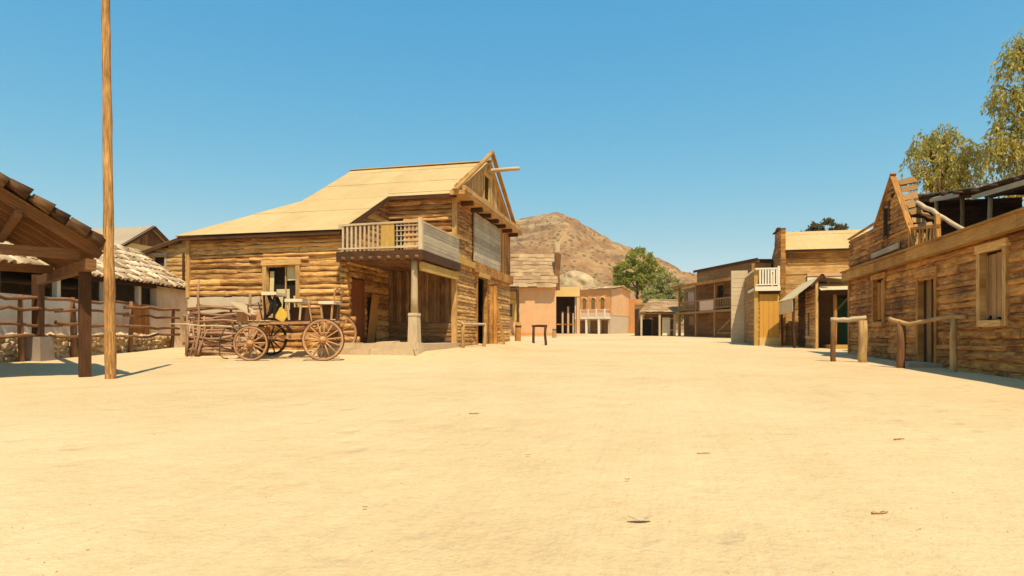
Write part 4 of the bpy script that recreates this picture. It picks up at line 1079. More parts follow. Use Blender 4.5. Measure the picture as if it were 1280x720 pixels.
# ================================================================== tall sheet-roofed hall behind it (G)
def tall_hall():
    T = thing('tall_plank_hall', 'tall plank hall with cream sheet roof and narrow false front rising behind the hut', 'house', (8.5, 37, G(8.5, 37)))
    y0 = 34.2; Mp = face_y(y0)
    m = MB(); siding(m, Mp, 0.3, 5.3, 0.26, lambda z: (6.1, 12.5), (), (0.02, 0.05), 0.006, (2, 5), True); m.build('wall', M['log_tan'], T)
    m = MB(); siding(m, face_y(y0-0.03), 4.55, 5.25, 0.23, lambda z: (6.2, 12.4), (), (0.03, 0.05), 0.006, (1.2, 2.5), True); o = m.build('upper_boards', M['brown'], T)
    m = MB(); panelwall(m, Mp, 6.1, 12.5, 0.3, 5.3); panelwall(m, face_xm(6.1), y0, 37.6, 0.3, 5.3); panelwall(m, face_yp(37.6), 6.1, 12.5, 0.3, 5.3); panelwall(m, face_xp(12.5), y0, 37.6, 0.3, 5.3)
    for xx in (6.12, 12.4): m.prism([(xx, y0, 5.3), (xx, 37.6, 5.3), (xx, 35.9, 6.2)], (0.08, 0, 0))
    m.build('rear_wall', M['farbrown'], T)
    m = MB()
    roofing(m, (6.06, y0-0.35, 5.24), (1, 0, 0), (0, 1, 0.58), [(0, 0), (6.8, 0), (6.8, 2.37), (0, 2.37)], 0.9, 2.0); roofing(m, (6.06, 37.95, 5.24), (1, 0, 0), (0, -1, 0.58), [(0, 0), (6.8, 0), (6.8, 2.37), (0, 2.37)], 0.9, 2.0)
    m.build('roof', M['roof'], T)
    part_box('eave_board', M['darkwood'], T, 6.1, y0-0.32, 5.13, 12.6, y0-0.27, 5.245)
    m = MB(); siding(m, face_y(33.95), 0.3, 6.30, 0.24, lambda z: (5.86, 6.08), (), (0.02, 0.04), 0.004, (2, 5), True)
    m.box(5.86, 33.97, 0.3, 6.08, 35.6, 6.30); siding(m, face_xm(5.855), 0.3, 6.30, 0.24, lambda z: (33.95, 35.6), (), (0.02, 0.05), 0.01, (2, 5)); ff = m.build('false_front', M['brown'], T)
    m = MB(); m.box(5.74, 33.92, 6.30, 6.08, 35.65, 6.35); m.box(5.76, 34.3, 6.35, 5.9, 34.9, 6.45); m.build('cap_board', M['darkwood'], T, parent=ff)
    m = MB()                                          # faded red awning strip
    m.beam((7.1, y0-0.12, 4.02), (12.2, y0-0.12, 4.02), 0.06, 0.16); o = m.build('painted_board', M['pink'], T); o['label'] = 'faded red painted board'
    m = MB(); siding(m, face_y(y0-0.10), 3.4, 3.9, 0.25, lambda z: (7.1, 12.2), (), (0.03, 0.04), 0.004, (3, 5), True); m.build('painted_board', M['creampaint'], T)
tall_hall()

# ================================================================== hut with green door (H)
def hut():
    T = thing('small_hut', 'small log hut with tin lean-to roof, open porch and dark green door', 'hut', (8.0, 31, G(8.0, 31)))
    X = 6.49; Mp = face_xm(X); wn = (30.5, 30.95, 1.0, 2.1)
    m = MB(); siding(m, Mp, 0.3, 3.05, 0.14, lambda z: (29.5, 31.4), [wn], (0.02, 0.05), 0.012, (1.5, 3)); m.build('wall', M['log_tan'], T)
    m = MB(); siding(m, Mp, 0.3, 3.0, 0.2, lambda z: (31.4, 33.0), (), (0.02, 0.05), 0.01, (1.5, 3)); m.build('wall', M['darkwood'], T)  # shade on this rear stretch is put in as dark timber
    m = MB(); panelwall(m, Mp, 29.5, 33.0, 0.3, 3.3, [wn]); panelwall(m, face_yp(33.0), X, 10.8, 0.3, 3.3); panelwall(m, face_xp(10.8), 29.5, 33, 0.3, 3.0)
    panelwall(m, face_y(31.2), X, 10.8, 0.3, 3.2, [(7.75, 9.0, 0.3, 2.75)], thick=.08); m.build('wall_backing', M['backing'], T)
    m = MB(); m.box(X-.03, 29.42, 0.3, X+0.07, 29.52, 3.35); m.build('corner_post', M['log_tan'], T)
    fr = frame_around('window', M['greywood'], T, Mp, *wn, w=0.06, d=0.05); part_box('pane', M['dark'], T, X+.0, wn[0], wn[2], X+.02, wn[1], wn[3], parent=fr)
    m = MB(); siding(m, face_y(31.16), 7.75, 9.0, 0.25, lambda z: (0.45, 2.7), (), (0.03, 0.04), 0.003, (4, 5), True, swap=True); d = m.build('door', M['green'], T)
    m = MB(); m.beam((6.72, 31.05, 0.5), (6.72, 31.05, 2.9), 0.35, 0.06, up=(0, 1, 0)); m.build('wall_board', M['redwood'], T)
    m = MB(); m.box(7.05, 29.45, 0.2, 10.8, 31.1, 0.62); m.build('porch_step', M['yellowwood'], T)
    part_log('porch_post', M['orangewood'], T, (7.28, 29.7, 0.6), (7.28, 29.7, 2.85), 0.085, n=8)
    part_beam('porch_brace', M['beamwood'], T, (7.35, 29.7, 2.1), (7.9, 29.7, 2.75), 0.07, 0.07)
    part_beam('porch_beam', M['darkwood'], T, (X, 29.65, 2.84), (10.8, 29.65, 2.84), 0.12, 0.14)
    m = MB(); roofing(m, (6.62, 29.25, 2.92), (1, 0, 0), (0, 1, 0.36), [(0, 0), (4.4, 0), (4.4, 1.0), (0.0, 1.0)], 0.7, 1.0, 0.02, 0.01, 0.01, 0.03); rp = m.build('porch_roof', M['tin'], T)
    m = MB(); roofing(m, (5.62, 29.7, 2.62), (0, 1, 0), (1, 0, 0.82), [(0, 0), (3.6, 0), (3.6, 1.42), (0, 1.42)], 0.7, 1.5, 0.02, 0.01, 0.01, 0.03)
    m.prism([(6.7, 29.5, 3.52), (6.7, 33.3, 3.52), (11.0, 33.3, 3.0), (11.0, 29.9, 3.0)], (0, 0, .03)); m.build('roof', M['tin'], T)
    m = MB(); m.beam((6.28, 29.42, 3.12), (6.72, 29.42, 3.62), .10, .08); m.beam((6.72, 29.42, 3.62), (6.98, 29.42, 3.22), .10, .08); m.build('barge_board', M['darkwood'], T)
    m = MB(); roofing(m, (5.63, 29.8, 2.05), (0, 1, 0), (0.02, 0, 1), [(0, 0), (3.2, 0), (3.2, 0.56), (0, 0.56)], 0.7, 0.6, 0.02, 0.006, 0.0, 0.03); m.build('side_sheet', M['tin'], T)
    for y in (30.0, 32.9): part_log('side_post', M['darkwood'], T, (5.72, y, 0.3), (5.70, y, 2.64), 0.055, n=7)
hut()

# ================================================================== orange door building with white balcony (F)
def balcony_house():
    X0, X1, y0, y1 = 4.70, 5.80, 34.0, 38.3
    T = thing('orange_door_house', 'narrow house with broad orange door under a small white railed balcony', 'house', (5.3, 36, G(5.3, 36)))
    m = MB(); siding(m, face_xm(X0), 0.3, 4.3, 0.22, lambda z: (y0, y1), (), (0.02, 0.04), 0.006, (2, 4)); m.build('side_wall', M['farbrown'], T)
    m = MB(); siding(m, face_y(y0), 0.3, 3.3, 0.24, lambda z: (X0, X1), [(X0+.16, X1-.03, 0.3, 3.1)], (0.02, 0.04), 0.005, (2, 4)); m.build('wall', M['yellowwood'], T)
    m = MB(); panelwall(m, face_y(y0), X0, X1, 0.3, 3.4); panelwall(m, face_xm(X0), y0+.12, y1, 0.3, 4.3); panelwall(m, face_yp(y1), X0, 5.8, 0.3, 4.3); panelwall(m, face_y(36.4), X0+.12, 5.8, 3.4, 4.9); m.build('wall_backing', M['farbrown'], T)
    m = MB(); siding(m, face_y(y0-.03), X0+.16, X1-.03, 0.22, lambda z: (0.62, 3.08), (), (0.03, 0.035), 0.002, (4, 5), True, swap=True); m.build('door', M['doororange'], T)
    part_box('sill_board', M['ochre'], T, X0+.15, y0-.11, 0.3, X1-.02, y0-.04, 0.92)
    part_box('corner_post', M['yellowwood'], T, X0-.10, y0-.14, 0.3, X0+.08, y0-.01, 4.40)
    m = MB(); m.box(X0-.08, y0-.26, 3.30, X1, 36.4, 3.42); m.box(X0-.08, y0-.30, 3.24, X1, y0-.262, 3.46); m.build('balcony_floor', M['creampaint'], T)
    m = MB(); m.box(X0-.06, y0-.27, 4.30, X1-.03, y0-.20, 4.38); m.box(X0-.06, y0-.27, 3.52, X1-.03, y0-.21, 3.58); m.box(X0-.06, y0-.19, 4.30, X0, 36.4, 4.38); m.box(X1-.12, y0-.28, 3.43, X1-.02, y0-.18, 4.46)
    ra = m.build('balcony_rail', M['creampaint'], T)
    for i in range(7): part_box('baluster', M['creampaint'], T, X0+.12+i*.13, y0-.26, 3.58, X0+.20+i*.13, y0-.22, 4.30, parent=ra)
    m = MB(); m.box(X0+.1, y0-.10, 3.10, X1, y0-.035, 3.23); m.build('lintel', M['darkwood'], T)
    m = MB(); roofing(m, (X0+.3, 36.2, 4.92), (1, 0, 0), (0, 1, 0.02), [(0, 0), (.95, 0), (.95, 2.2), (0, 2.2)], 0.8, 2); m.build('roof', M['darkwood'], T)
    m = MB(); siding(m, face_y(y1+.1), 0.3, 4.72, 0.26, lambda z: (3.98, 4.86), (), (0.02, 0.03), 0.004, (3, 4), True); m.box(3.98, y1+.11, .3, 4.86, y1+.3, 4.72); m.build('wing_wall', M['plaster'], T)
balcony_house()

# ================================================================== brown two-storey building (E) and its low shed (D)
def brown_hall():
    ox, oy = c2w(15.3, 59.2); rz = math.radians(-77.1)+YAW
    T = thing('two_storey_hall', 'dull brown two-storey hall with porch, gallery and flat parapet', 'house', (ox, oy, G(ox, oy)), rz)
    g = -T.location.z; L = 9.6; S = 'local'
    ops = [(-1.9, -0.4, 3.9+g, 5.2+g), (-1.7, -0.5, 2.0+g, 2.9+g), (3.6, 4.6, 3.4+g, 5.4+g), (6.2, 7.2, 3.4+g, 5.4+g), (6.4, 7.4, 0, 2.95+g)]
    Mp = face_y(2.0)
    m = MB(); siding(m, Mp, -0.6, 7.0+g, 0.22, lambda z: (0 if z > 5.6+g else -2.5, L), ops, (0.02, 0.05), 0.006, (2, 4)); m.build('wall', M['farbrown'], T, space=S)
    m = MB(); panelwall(m, Mp, 0, L, -0.6, 7.0+g, ops); panelwall(m, Mp, -2.5, 0, -0.6, 5.6+g, ops); panelwall(m, face_xm(0), 2, 9, -.6, 6.95+g); panelwall(m, face_yp(9), 0, L, -.6, 6.95+g); m.build('wall_backing', M['backing'], T, space=S)
    for i, o in enumerate(ops):
        f = frame_around('window' if i < 4 else 'door_frame', M['farbrown'], T, Mp, *o, w=0.1, d=0.06, sill=i < 4, space=S)
        part_box('pane' if i < 4 else 'door', M['pinkboard'] if i < 2 else M['dark'], T, o[0], 2.06, o[2], o[1], 2.10, o[3], parent=f, space=S)  # first two: pale board stands in for a lit wall seen through
    m = MB(); siding(m, face_xp(L), -0.6, 5.9+g, 0.24, lambda z: (0.1, 9), (), (0.02, 0.04), 0.006, (2, 5), True); m.build('end_wall', M['palewood'], T, space=S)
    m = MB(); m.box(L-.12, 0.12, -.6, L-.01, 9, 5.9+g); m.build('end_backing', M['farbrown'], T, space=S)
    m = MB(); roofing(m, (-0.3, -0.35, 5.52+g), (1, 0, 0), (0, 1, 0.12), [(0, 0), (L+.5, 0), (L+.5, 2.4), (0, 2.4)], 0.9, 2.4); m.build('porch_roof', M['farbrown'], T, space=S)
    part_box('porch_fascia', M['brown'], T, -0.3, -0.38, 5.36+g, L+.2, -0.33, 5.60+g, space=S)
    m = MB(); m.box(-0.2, -0.1, 2.98+g, L+.1, 1.98, 3.14+g); m.build('gallery_floor', M['farbrown'], T, space=S)
    m = MB(); roofing(m, (-0.2, 1.8, 7.02+g), (1, 0, 0), (0, 1, 0.03), [(0, 0), (L+.3, 0), (L+.3, 7.4), (0, 7.4)], 1.2, 4); m.build('roof', M['darkwood'], T, space=S)
    part_box('parapet_cap', M['darkwood'], T, -0.25, 1.74, 6.90+g, L+.2, 1.80, 7.12+g, space=S)
    for x in (0.1, 3.2, 6.3, 9.3):
        part_box('post', M['farbrown'], T, x, 0.0, -0.5, x+.2, 0.2, 2.97+g, space=S)
        part_box('post', M['farbrown'], T, x+.02, 0.02, 3.15+g, x+.18, 0.18, 5.5+g, space=S)
    m = MB(); m.box(0.1, 0.04, 4.02+g, L, 0.12, 4.12+g); m.box(0.1, 0.05, 3.3+g, L, 0.11, 3.38+g); ra = m.build('gallery_rail', M['farbrown'], T, space=S)
    for i in range(36):
        x = 0.35+i*.255
        part_box('baluster', M['farbrown'], T, x, 0.06, 3.38+g, x+.07, 0.10, 4.02+g, parent=ra, space=S)
    part_box('hanging_board', M['pinkboard'], T, 4.1, -0.04, 3.16+g, 6.3, 0.03, 4.0+g, space=S)
    m = MB(); m.beam((6.6, 0.12, 1.2+g), (8.6, 0.12, 2.3+g), .1, .1); m.beam((6.6, 0.12, 1.25+g), (9.2, 0.12, 1.25+g), .1, .08); m.build('porch_rail', M['farbrown'], T, space=S)
brown_hall()
def low_shed():
    cx, cy = 13.9, 60.5; x, y = c2w(cx, cy)
    T = thing('low_shed', 'low open shed with shingle lean-to roof left of the brown two-storey hall', 'shed', (x, y, Gc(cx, cy)), YAW); g = -T.location.z; S = 'local'
    m = MB(); roofing(m, (-2.1, -1.2, 3.2+g), (1, 0, 0), (0, 1, 0.42), [(0, 0), (4.3, 0), (4.3, 3.4), (1.6, 3.4)], 0.5, 0.5, 0.03, 0.02, 0.03, 0.05); m.build('roof', M['shingle'], T, space=S)
    m = MB(); siding(m, face_y(2.0), -.3, 4.2+g, 0.22, lambda z: (-1.9, 2.1), [(-0.2, 0.9, 0, 2.9+g)], (0.02, 0.05), 0.008); m.build('wall', M['farbrown'], T, space=S)
    m = MB(); panelwall(m, face_y(2.0), -1.9, 2.1, -.3, 4.2+g); panelwall(m, face_xm(-1.9), 0.3, 2, -.3, 3.6+g, d0=0); m.build('wall_backing', M['backing'], T, space=S)
    o = part_box('door', M['creampaint'], T, 0.25, -0.2, 0.05, 1.0, -0.14, 2.75+g, space=S)
    part_box('door', M['dark'], T, -1.5, 1.9, 0, -0.3, 1.95, 2.6+g, space=S)
    for xx in (-1.95, -0.25, 1.15): part_box('post', M['palewood'], T, xx, -1.0, -.3, xx+.17, -0.83, 3.15+g, space=S)
    part_box('eave_beam', M['farbrown'], T, -2.1, -1.02, 3.04+g, 2.2, -0.84, 3.17+g, space=S)
low_shed()

# ================================================================== far end of the street
def pink_house():
    cx, cy = 1.6, 58; x, y = c2w(cx, cy)
    T = thing('pink_house', 'pink orange plastered house under a ragged shingle roof with a tall chimney', 'house', (x, y, Gc(cx, cy)), YAW); S = CAM
    wn = (-0.75, 0.05, 2.75, 4.0)
    m = MB(); panelwall(m, face_y(58), -3.5, 4.0, 0.5, 5.4, [wn], thick=.3, d0=0); m.build('wall', M['pink'], T, space=S)
    m = MB(); panelwall(m, face_xp(4.0), 58.31, 66, 0.5, 5.4, thick=.3, d0=0); panelwall(m, face_xm(-3.5), 58.31, 66, 0.5, 5.4, thick=.3, d0=0); panelwall(m, face_yp(66), -3.2, 3.7, 0.5, 5.4, thick=.3, d0=0); m.build('side_wall', M['pink'], T, space=S)
    m = MB(); panelwall(m, face_y(57.97), -3.5, 0.42, 3.9, 5.3, thick=.02); panelwall(m, face_y(57.97), -3.5, 0.42, 2.4, 3.9, [(-0.75, 0.05, 2.4, 4)], thick=.02, d0=0.02); o = m.build('painted_panel', M['yellowwood'], T, space=S); o['label'] = 'yellow painted wall around the window'
    f = frame_around('window', M['yellowwood'], T, face_y(58), *wn, w=0.2, d=0.1, space=S); part_box('pane', M['glass'], T, wn[0], 58.1, wn[2], wn[1], 58.13, wn[3], parent=f, space=S)
    part_box('base_band', M['orange'], T, -3.5, 57.85, 0.5, 4.05, 57.99, 1.28, space=S)
    m = MB()
    for k in range(9):                                # ragged courses of shingles
        v = k*0.5
        roofing(m, (-0.9+R(-.1, .1), 57.4+v*.68, 5.36+v*.73), (1, 0, 0), (0, 0.68, 0.73), [(0, 0), (5.1-R(0, .35), 0), (5.1-R(0, .35), .58), (0, .58)], 0.8, 0.6, 0.03, 0.05, 0.05, 0.12)
    roofing(m, (-0.9, 63.6, 5.3), (1, 0, 0), (0, -0.68, 0.73), [(0, 0), (5.1, 0), (5.1, 4.5), (0, 4.5)], 0.8, 1.2, 0.03)
    m.build('roof', M['shingle'], T, space=S)
    m = MB(); m.prism([(3.75, 58.0, 5.4), (3.75, 63.2, 5.4), (3.75, 60.6, 8.1)], (.2, 0, 0)); m.build('gable_wall', M['pink'], T, space=S)
    m = MB(); m.box(-3.6, 56.2, 5.05, 0.5, 58.2, 5.16); m.beam((-3.6, 56.0, 5.25), (0.5, 56.0, 5.10), .1, .16); m.build('canopy', M['darkwood'], T, space=S)
    part_log('canopy_post', M['darkwood'], T, (0.55, 56.2, 0.6), (0.5, 56.2, 5.1), 0.13, n=8, space=S)
    m = MB(); m.beam((4.10, 58.6, 5.2), (4.12, 58.6, 8.6), .55, .55, jit=.06, taper=.8); m.beam((4.2, 58.6, 7.0), (4.3, 58.5, 8.5), .5, .4, jit=.12)
    ch = m.build('chimney', M['beamwood'], T, space=S); part_beam('chimney_pot', M['palewood'], T, (4.16, 58.6, 8.62), (4.16, 58.6, 9.55), .42, .42, space=S, parent=ch)
    part_box('step', M['palewood'], T, -3.6, 57.0, 0.4, 4.2, 57.84, 1.06, space=S)
pink_house()
def porch_house():
    cx, cy = 5.2, 60.5; x, y = c2w(cx, cy)
    T = thing('porch_house', 'dark open porch with yellow fascia between the pink house and the red balcony house', 'house', (x, y, Gc(cx, cy)), YAW); S = CAM
    part_box('fascia', M['ochre'], T, 4.1, 59.9, 4.7, 6.35, 60.1, 5.62, space=S)
    m = MB(); roofing(m, (4.1, 59.9, 5.65), (1, 0, 0), (0, 1, 0.1), [(0, 0), (2.3, 0), (2.3, 5), (0, 5)], .7, 2); m.build('roof', M['shingle'], T, space=S)
    m = MB(); panelwall(m, face_y(63.2), 4.1, 6.2, .5, 5.6); panelwall(m, face_xm(6.3), 60.2, 63.2, .5, 5.6); m.build('wall', M['darkwood'], T, space=S)
    part_box('door', M['redwood'], T, 5.0, 63.10, 1.2, 5.9, 63.18, 3.4, space=S)
    part_beam('porch_rail', M['brown'], T, (4.2, 60.2, 2.1), (6.1, 60.2, 2.1), .1, .1, space=S)
    for xx, z0, z1, w_ in ((4.72, 1.2, 3.3, .16), (5.24, 1.2, 3.8, .18), (5.74, 1.2, 3.2, .14)):
        part_box('pillar', M['greyplaster'], T, xx, 60.7, z0, xx+w_, 60.9, z1, space=S)
    part_box('post', M['pink'], T, 6.05, 59.95, .5, 6.35, 60.15, 4.69, space=S)
    part_box('platform', M['plaster'], T, 4.1, 58.9, .3, 6.9, 63, 1.22, space=S)
porch_house()
def thatched_hut():
    cx, cy = 9.5, 90; x, y = c2w(cx, cy)
    T = thing('thatched_hut', 'rounded pale thatch roof of a hut rising behind the porch with yellow fascia', 'hut', (x, y, Gc(cx, cy)), YAW); g = -T.location.z
    m = MB(); m.tube([(0, 0, -.3), (0, 0, 7.8+g)], 2.0, 20); m.build('wall', M['plaster'], T, space='local')
    m = MB(); n = 64; rows = 16; vs = []
    for r in range(rows+1):
        t = r/rows
        for i in range(n):
            a = 2*math.pi*i/n; k = 1+0.24*noise.noise(Vector((math.cos(a)*1.6, math.sin(a)*1.6, t*3)))+R(-.02, .02)
            rad = 3.0*math.cos(t*math.pi/2*0.985)**0.75*k
            vs.append((math.cos(a)*rad*0.95+0.35-1.1*t, math.sin(a)*rad*0.9, 7.3+g+2.9*(0.45*t+0.55*math.sin(t*math.pi/2))+(R(-.2, .05) if r == 0 else R(-.03, .03))))
    fs = []; uvs = []
    for r in range(rows):
        for i in range(n):
            j = (i+1) % n; fs.append((r*n+i, r*n+j, (r+1)*n+j, (r+1)*n+i))
            uvs.append([(r*.3, i*.25), (r*.3, i*.25+.25), (r*.3+.3, i*.25+.25), (r*.3+.3, i*.25)])
    fs.append(tuple(rows*n+i for i in range(n))); uvs.append([(0, 0)]*n)
    fs.append(tuple(i for i in range(n-1, -1, -1))); uvs.append([(0, 0)]*n)
    m.add(vs, fs, uvs, True)
    m.build('roof', M['thatch'], T, space='local')
thatched_hut()
def red_house():
    cx, cy = 11.7, 76; x, y = c2w(cx, cy)
    # local x along the balcony front towards the corner, local y into the building
    ang = math.atan2(-.57, .82)
    T = thing('red_balcony_house', 'burnt orange two-storey house with three arched windows and a white balcony', 'house', (x, y, Gc(cx, cy)), YAW+ang); g = -T.location.z; S = 'local'
    Lx, Ly, H = 4.4, 5.6, 6.6+g
    Mp = face_y(0)
    ar = [(-3.75, -3.25), (-2.55, -2.05), (-1.3, -0.8)]
    ops = [(a, b, 4.25+g, 5.35+g) for a, b in ar]; low = [(-4.2, -3.0, -.2, 2.9+g), (-2.75, -1.55, -.2, 2.9+g), (-1.3, -.35, -.2, 2.9+g)]
    m = MB(); panelwall(m, Mp, -Lx, 0, 3.4+g, H, ops, thick=.3, d0=0); m.build('upper_wall', M['orange'], T, space=S)
    m = MB(); panelwall(m, Mp, -Lx, 0, -.4, 3.4+g, low, thick=.3, d0=-.02); m.build('lower_wall', M['greyplaster'], T, space=S)
    m = MB(); panelwall(m, face_xp(0), .01, Ly, 3.45+g, H-.1, thick=.3, d0=0); m.build('end_wall', M['pink'], T, space=S)
    m = MB(); panelwall(m, face_xp(0), .03, Ly, -.4, 3.45+g, thick=.3, d0=-.03); m.build('end_base', M['greyplaster'], T, space=S)
    m = MB(); panelwall(m, face_yp(Ly), -Lx, -.3, -.4, H-.1, thick=.3, d0=0); panelwall(m, face_xm(-Lx), .3, Ly-.3, -.4, H-.1, thick=.3, d0=0); m.build('rear_wall', M['pink'], T, space=S)
    for a, b, z0, z1 in ops:
        mm = MB(); c = (a+b)/2; r = (b-a)/2
        pts = [(a, -.01, z0), (b, -.01, z0)]+[(c+r*math.cos(t), -.01, z1-.02+r*math.sin(t)) for t in [math.pi*k/10 for k in range(11)]]
        mm.prism(pts, (0, .06, 0)); w = mm.build('window', M['log_shade'], T, space=S)
        mm = MB(); mm.tube([(c+(r+.08)*math.cos(t), -.03, z1+(r+.08)*math.sin(t)) for t in [math.pi*k/10 for k in range(11)]], .07, 6); mm.build('arch', M['ochre'], T, parent=w, space=S)
    for a, b, z0, z1 in low: part_box('doorway', M['log_shade'], T, a, .35, z0, b, .4, z1, space=S)
    m = MB(); m.box(-Lx, -1.5, 3.05+g, 0, -.03, 3.25+g); m.build('balcony_floor', M['creampaint'], T, space=S)
    m = MB(); m.box(-Lx, -1.5, 4.05+g, 0, -1.42, 4.15+g); m.box(-.08, -1.42, 4.05+g, 0, -.03, 4.15+g); m.box(-Lx, -1.48, 3.26+g, 0, -1.44, 3.75+g); m.box(-.06, -1.42, 3.26+g, -.02, -.03, 3.75+g); ra = m.build('balcony_rail', M['pinkboard'], T, space=S)
    for k in range(5): part_box('rail_post', M['creampaint'], T, -Lx+k*1.07, -1.53, 3.26+g, -Lx+k*1.07+.14, -1.39, 4.2+g, parent=ra, space=S)
    for k in (-4.3, -2.6, -0.95): part_box('porch_post', M['creampaint'], T, k, -1.45, -.3, k+.2, -1.25, 3.04+g, space=S)
    m = MB(); roofing(m, (-Lx-.4, -.3, H), (1, 0, 0), (0, 1, .16), [(0, 0), (Lx+.8, 0), (Lx+.8, 3.2), (0, 3.2)], .5, .6, .04, .03, .03, .05); roofing(m, (-Lx-.4, Ly+.3, H-.2), (1, 0, 0), (0, -1, .22), [(0, 0), (Lx+.8, 0), (Lx+.8, 3.2), (0, 3.2)], .5, .6, .04, .03, .03, .05); m.build('roof', M['tile'], T, space=S)
    m = MB(); m.prism([(-.02, .0, H-.1), (-.02, Ly, H-.1), (-.02, 2.9, H+.35)], (-.25, 0, 0)); m.build('gable_wall', M['pink'], T, space=S)
    m = MB(); m.box(0.02, Ly-.4, -.4, 1.1, Ly+1.2, 5.6+g); m.build('buttress', M['orange'], T, space=S)
red_house()

# ================================================================== trees
def rv(): 
    while True:
        v = Vector((R(-1, 1), R(-1, 1), R(-1, 1)))
        if 0.05 < v.length < 1: return v
def leaf(m, c, d, w, l):
    d = d.normalized(); s = d.cross(rv()).normalized()
    a = c; b = c+d*l
    m.add([a, c+d*l*.45+s*w/2, b, c+d*l*.45-s*w/2], [(0, 1, 2, 3)], [[(0, 0), (.5, .5), (1, 0), (.5, -.5)]])
def weeping_tree(cx, cy, lobes, label, trunk_h, n_str, seed, ll=0.16):
    random.seed(seed)
    x, y = c2w(cx, cy); g = G(x, y)
    T = thing('weeping_tree', label, 'tree', (x, y, g))
    m = MB(); base = Vector((x, y, g-.3)); top = Vector((x+R(-.3, .3), y, g+trunk_h))
    m.log(base, top, .30, .17, .08, 9); t = m.build('trunk', M['bark'], T)
    mf = MB(); ml = MB()
    for (lx, ly, lz, rx, rz_, wt) in lobes:
        wx, wy = c2w(lx, ly); c = Vector((wx, wy, lz))
        p0 = top.lerp(base, R(.0, .25)); 
        ml.tube([p0, p0.lerp(c, .5)+rv()*.25+Vector((0, 0, .3)), c+Vector((0, 0, rz_*.5))], [.12, .08, .035], 7)
        for k in range(6):
            e = c+Vector((rv().x*rx*.8, rv().y*rx*.8, R(.1, .8)*rz_)); q = p0.lerp(c, R(.5, .95))
            ml.tube([q, q.lerp(e, .5)+Vector((0, 0, .2)), e], [.05, .03, .012], 5)
        for k in range(int(n_str*wt)):
            v = rv(); v = v/ max(.2, v.length)*(R(.25, 1)**.5)
            s = c+Vector((v.x*rx, v.y*rx, abs(v.z)*rz_*1.0-rz_*.12))
            L = R(.35, 1.25)*min(1.4, rz_*.8); dr = Vector((v.x*.5+R(-.3, .3), v.y*.5+R(-.3, .3), R(.1, .6)))
            p = s.copy(); n = int(L/0.085)
            for i in range(n):
                dr = dr+Vector((R(-.12, .12), R(-.12, .12), -.20)); 
                if dr.length > 1: dr.normalize()
                p = p+dr*0.085
                leaf(mf, p+rv()*.05, dr*.7+rv()*.9+Vector((0, 0, -.45)), R(.05, .095), ll*R(.7, 1.4))
    ml.build('limbs', M['bark'], T); mf.build('crown', M['pepper'], T)
def leafy_tree(name, cx, cy, trunk_h, r, lobes, label, mat, nleaf, size):
    x, y = c2w(cx, cy); g = G(x, y)
    T = thing(name, label, 'tree', (x, y, g))
    m = MB(); base = Vector((x, y, g-.3)); top = base+Vector((0, 0, trunk_h)); m.log(base, top, r, r*.5, .1, 9); m.build('trunk', M['bark'], T)
    ml = MB(); mf = MB()
    for (lx, ly, lz, rad, sq) in lobes:
        wx, wy = c2w(lx, ly); c = Vector((wx, wy, lz)); p0 = base.lerp(top, R(.6, 1))
        ml.tube([p0, p0.lerp(c, .55)+rv()*.4, c], [r*.4, r*.25, r*.08], 6)
        ncl = int(26*rad/2)+10
        for k in range(ncl):
            v = rv(); v = v/v.length*(R(.35, 1)**.45); cc = c+Vector((v.x*rad, v.y*rad, v.z*rad*sq)); cr = R(.22, .42)*rad*.62
            for i in range(nleaf):
                q = rv(); p = cc+Vector((q.x*cr*1.2, q.y*cr*1.2, q.z*cr*.75))
                leaf(mf, p, rv()+Vector((0, 0, .3)), size*R(.45, .8), size*R(.7, 1.3))
    ml.build('limbs', M['bark'], T); mf.build('crown', M[mat], T)

weeping_tree(20.2, 30, [(19.5, 30, 9.5, .75, 1.5, .7), (20.6, 30.4, 10.1, .7, 1.2, .8), (21.5, 30, 9.1, .6, 1.5, .7), (20.3, 29.6, 8.4, .9, 1.4, .9), (19.3, 30, 8.3, .7, 1.1, .5), (21.0, 30.3, 7.9, 1.0, 1.2, .7)],
             'smaller drooping tree with olive and rusty foliage behind the terrace roof, beside the taller one', 7.6, 135, 11, .2)
weeping_tree(22.2, 27, [(21.6, 27, 12.6, .8, 1.5, .7), (22.5, 27.2, 12.9, 1.0, 1.4, .8), (21.2, 27, 10.9, .9, 1.3, .8), (22.3, 26.8, 10.6, 1.3, 1.6, 1.2), (21.0, 27, 9.0, 1.0, 1.5, .9), (22.2, 27.2, 8.6, 1.4, 1.6, 1.2), (23.6, 27, 11.2, 1.3, 1.8, 1.0), (23.4, 27, 8.7, 1.3, 1.6, 1.0), (21.5, 26.6, 7.2, 1.0, 1.2, .7), (22.4, 27, 7.3, 1.1, 1.1, .7)],
             'taller drooping tree with yellowish hanging foliage at the right edge of the view', 11.0, 160, 12, .2)
random.seed(21)
leafy_tree('leafy_tree', 18.2, 93, 7.5, .34, [(16.7, 93, 10.5, 1.9, .9), (18.6, 93, 11.9, 2.0, .85), (20.2, 93.3, 10.4, 1.9, .9), (17.6, 92.6, 8.7, 1.8, .85), (19.4, 92.4, 8.6, 1.7, .8), (15.9, 92.8, 8.6, 1.2, .9)],
           'bright green full crowned tree between the red balcony house and the low shed', 'leaf', 50, .36)
leafy_tree('leafy_tree', 21.0, 88, 5, .28, [(19.6, 88, 6.6, 1.7, .9), (21.2, 88, 8.2, 1.8, .85), (22.6, 88, 6.7, 1.7, .9), (20.8, 87.6, 5.0, 1.9, .8), (18.6, 88, 4.8, 1.4, .9), (22.9, 88.2, 4.4, 1.6, .9), (24.3, 88.2, 5.4, 1.5, .9)],
           'dusty grey green bushy tree behind the low shed roof', 'leafgrey', 50, .32)
